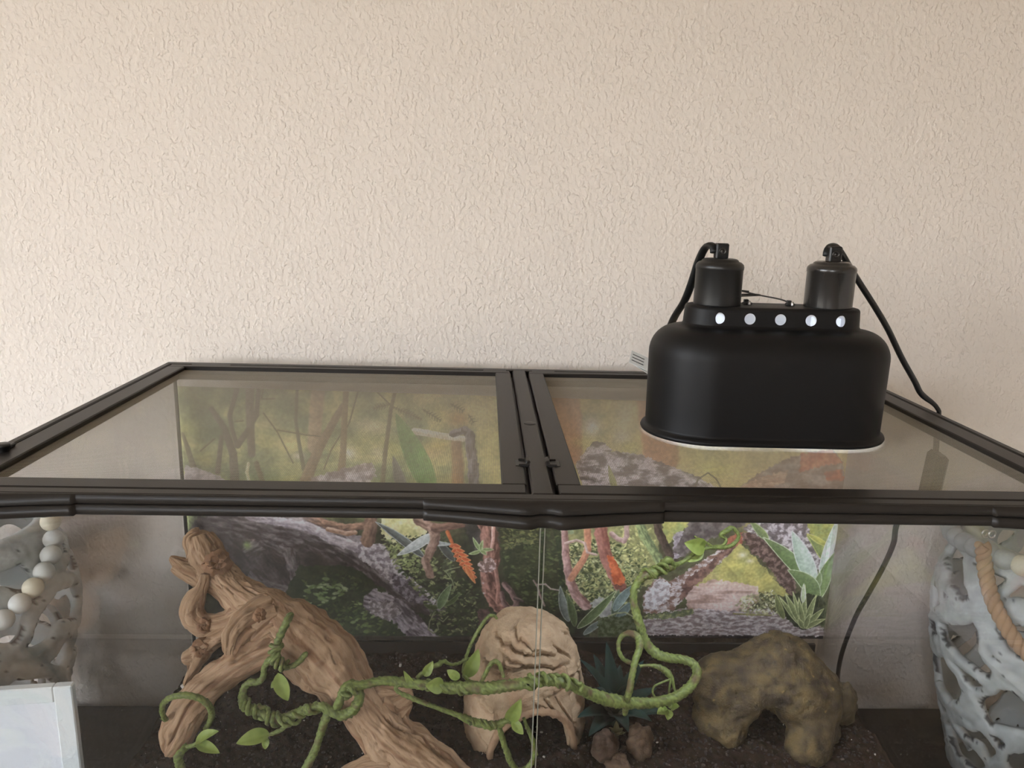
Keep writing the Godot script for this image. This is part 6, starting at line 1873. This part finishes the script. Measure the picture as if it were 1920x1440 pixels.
func build_outside() -> void:
	var rv := Vector3(0.694, TABLE, 0.1)
	var lv := Vector3(-0.690, TABLE, 0.1)
	make_vase("lattice_lantern", "whitewashed lattice lantern right of the terrarium with a jute rope", rv, 0.4)
	make_vase("lattice_lantern", "whitewashed lattice lantern left of the terrarium, draped with beads", lv, 2.1)
	# beads round the right lantern's rim
	var ring := PackedVector3Array()
	var rr := vase_r(VH) + 0.0205
	for k in 37:
		var a := TAU * k / 36.0 + PI * 0.45
		ring.append(Vector3(cos(a) * rr, VH - 0.002 + 0.004 * sin(a * 3.0), sin(a) * rr))
	ring.remove_at(36)
	var g := thing("bead_string", "string of grey and cream wooden beads round the right lantern's rim", "beads", rv)
	string_beads(g, ring, bead_mesh(0.0128), ["bead_grey", "bead_grey", "bead_grey", "bead_grey", "bead_grey", "bead_grey", "bead_cream", "bead_grey", "bead_grey"])
	# beads draped down the front of the left lantern
	var drape := PackedVector3Array()
	var path: Array = [Vector4(-0.5784, -0.1432, 0.1163, 0.004), Vector4(-0.5773, -0.1776, 0.0997, 0.004), Vector4(-0.575, -0.1992, 0.0987, 0.004), Vector4(-0.5696, -0.212, 0.1137, 0.004), Vector4(-0.5677, -0.2229, 0.1276, 0.004), Vector4(-0.5683, -0.2337, 0.1435, 0.004), Vector4(-0.5722, -0.2434, 0.1605, 0.004), Vector4(-0.5782, -0.2531, 0.1754, 0.004), Vector4(-0.5859, -0.2619, 0.1884, 0.004), Vector4(-0.5966, -0.2697, 0.2016, 0.004), Vector4(-0.613, -0.2723, 0.215, 0.004), Vector4(-0.6318, -0.2631, 0.2239, 0.004), Vector4(-0.6526, -0.2424, 0.2264, 0.004)]
	var sm := smooth4(path, 0.001)
	var last := Vector3(9, 9, 9)
	for p: Vector3 in sm[0]:
		var l := p - lv
		if l.distance_to(last) > 0.0215:
			drape.append(l)
			last = l
	var d := thing("bead_garland", "garland of pale wooden beads draped down the left lantern", "beads", lv)
	string_beads(d, drape, bead_mesh(0.0118), ["bead_white", "bead_white", "bead_cream", "bead_white"])
	# three-strand rope handle hanging over the right lantern's face, with its metal rings
	var r := thing("jute_rope", "twisted tan jute rope handle hanging across the right lantern", "rope", rv)
	var rp: Array = [Vector4(0.5732, -0.1802, 0.1429, 0.0055)] + [Vector4(0.5781, -0.1977, 0.142, 0.0055)] + [Vector4(0.581, -0.2235, 0.1507, 0.0055), Vector4(0.5817, -0.2446, 0.1675, 0.0055), Vector4(0.588, -0.2643, 0.1842, 0.0055), Vector4(0.5972, -0.2807, 0.1982, 0.0055), Vector4(0.6115, -0.295, 0.2113, 0.0055), Vector4(0.6305, -0.3029, 0.2227, 0.0055), Vector4(0.6489, -0.2962, 0.2305, 0.0055), Vector4(0.6672, -0.2757, 0.2342, 0.0055), Vector4(0.6825, -0.2425, 0.2301, 0.0055), Vector4(0.699, -0.2033, 0.2155, 0.0055)] + [Vector4(0.6894, -0.1667, 0.2219, 0.0055)]
	var sp := smooth4(rp, 0.0015)
	var m: int = sp[0].size()
	for strand in 3:
		var pos := PackedVector3Array()
		var x := Vector3(0, 0, 1)
		var run := 0.0
		for i in m:
			var t: Vector3 = (sp[0][mini(i + 1, m - 1)] - sp[0][maxi(i - 1, 0)]).normalized()
			x = (x - t * x.dot(t)).normalized()
			var y := t.cross(x)
			if i > 0: run += sp[0][i].distance_to(sp[0][i - 1])
			var a := TAU * (run / 0.030 + strand / 3.0)
			pos.append(sp[0][i] + (x * cos(a) + y * sin(a)) * 0.0046 - rv)
		var b := MB.new()
		b.tube(pos, same(m, 0.0049), 12)
		obj("strand", b.mesh(), M.jute, r)
	for c in [Vector3(0.5572, -0.1551, 0.166), Vector3(0.5623, -0.1539, 0.17)]:
		var b := MB.new()
		var q := PackedVector3Array()
		for k in 25:
			var a := TAU * k / 24.0
			q.append(Vector3(cos(a) * 0.004, sin(a) * 0.0045, 0) + c - rv)
		b.tube(q, same(25, 0.0012), 8, 1.0, Vector3.BACK, false)
		obj("metal_ring", b.mesh(), M.steel, r)
	# white picture frame standing before the left lantern
	var fw := 0.21
	var top := Vector3(-0.4777, -0.2974, 0.275)
	var fh := top.y - TABLE + 0.001
	var f := thing("picture_frame", "plain white picture frame standing in front of the left lantern", "picture frame", Vector3(top.x - fw / 2 * 0.985, TABLE, 0.275), deg_to_rad(7.0))
	var b := MB.new()
	var bw := 0.0185
	for s in [-1.0, 1.0]:
		b.box(Vector3(s * (fw / 2 - bw / 2), fh / 2, 0), Vector3(bw, fh, 0.010), 0.0012)
		b.box(Vector3(0, fh / 2 + s * (fh / 2 - bw / 2), 0), Vector3(fw - 2 * bw, bw, 0.010), 0.0012)
	obj("moulding", b.mesh(), M.frame_white, f)
	b = MB.new()
	b.box(Vector3(0, fh / 2, 0.0005), Vector3(fw - 2 * bw + 0.004, fh - 2 * bw + 0.004, 0.004))
	obj("mat_board", b.mesh(), M.mat_board, f)
	b = MB.new()
	b.box(Vector3(0, fh * 0.34, -0.05), Vector3(0.05, fh * 0.70, 0.004), 0.001, Basis(Vector3.RIGHT, 0.42))
	obj("easel_back", b.mesh(), M.frame_white, f)

func build_contents() -> void:
	build_backdrop()
	build_soil()
	build_driftwood()
	build_clay_hide()
	build_rock_hide()
	build_plant()
	build_vines()
	build_stones()
	build_outside()
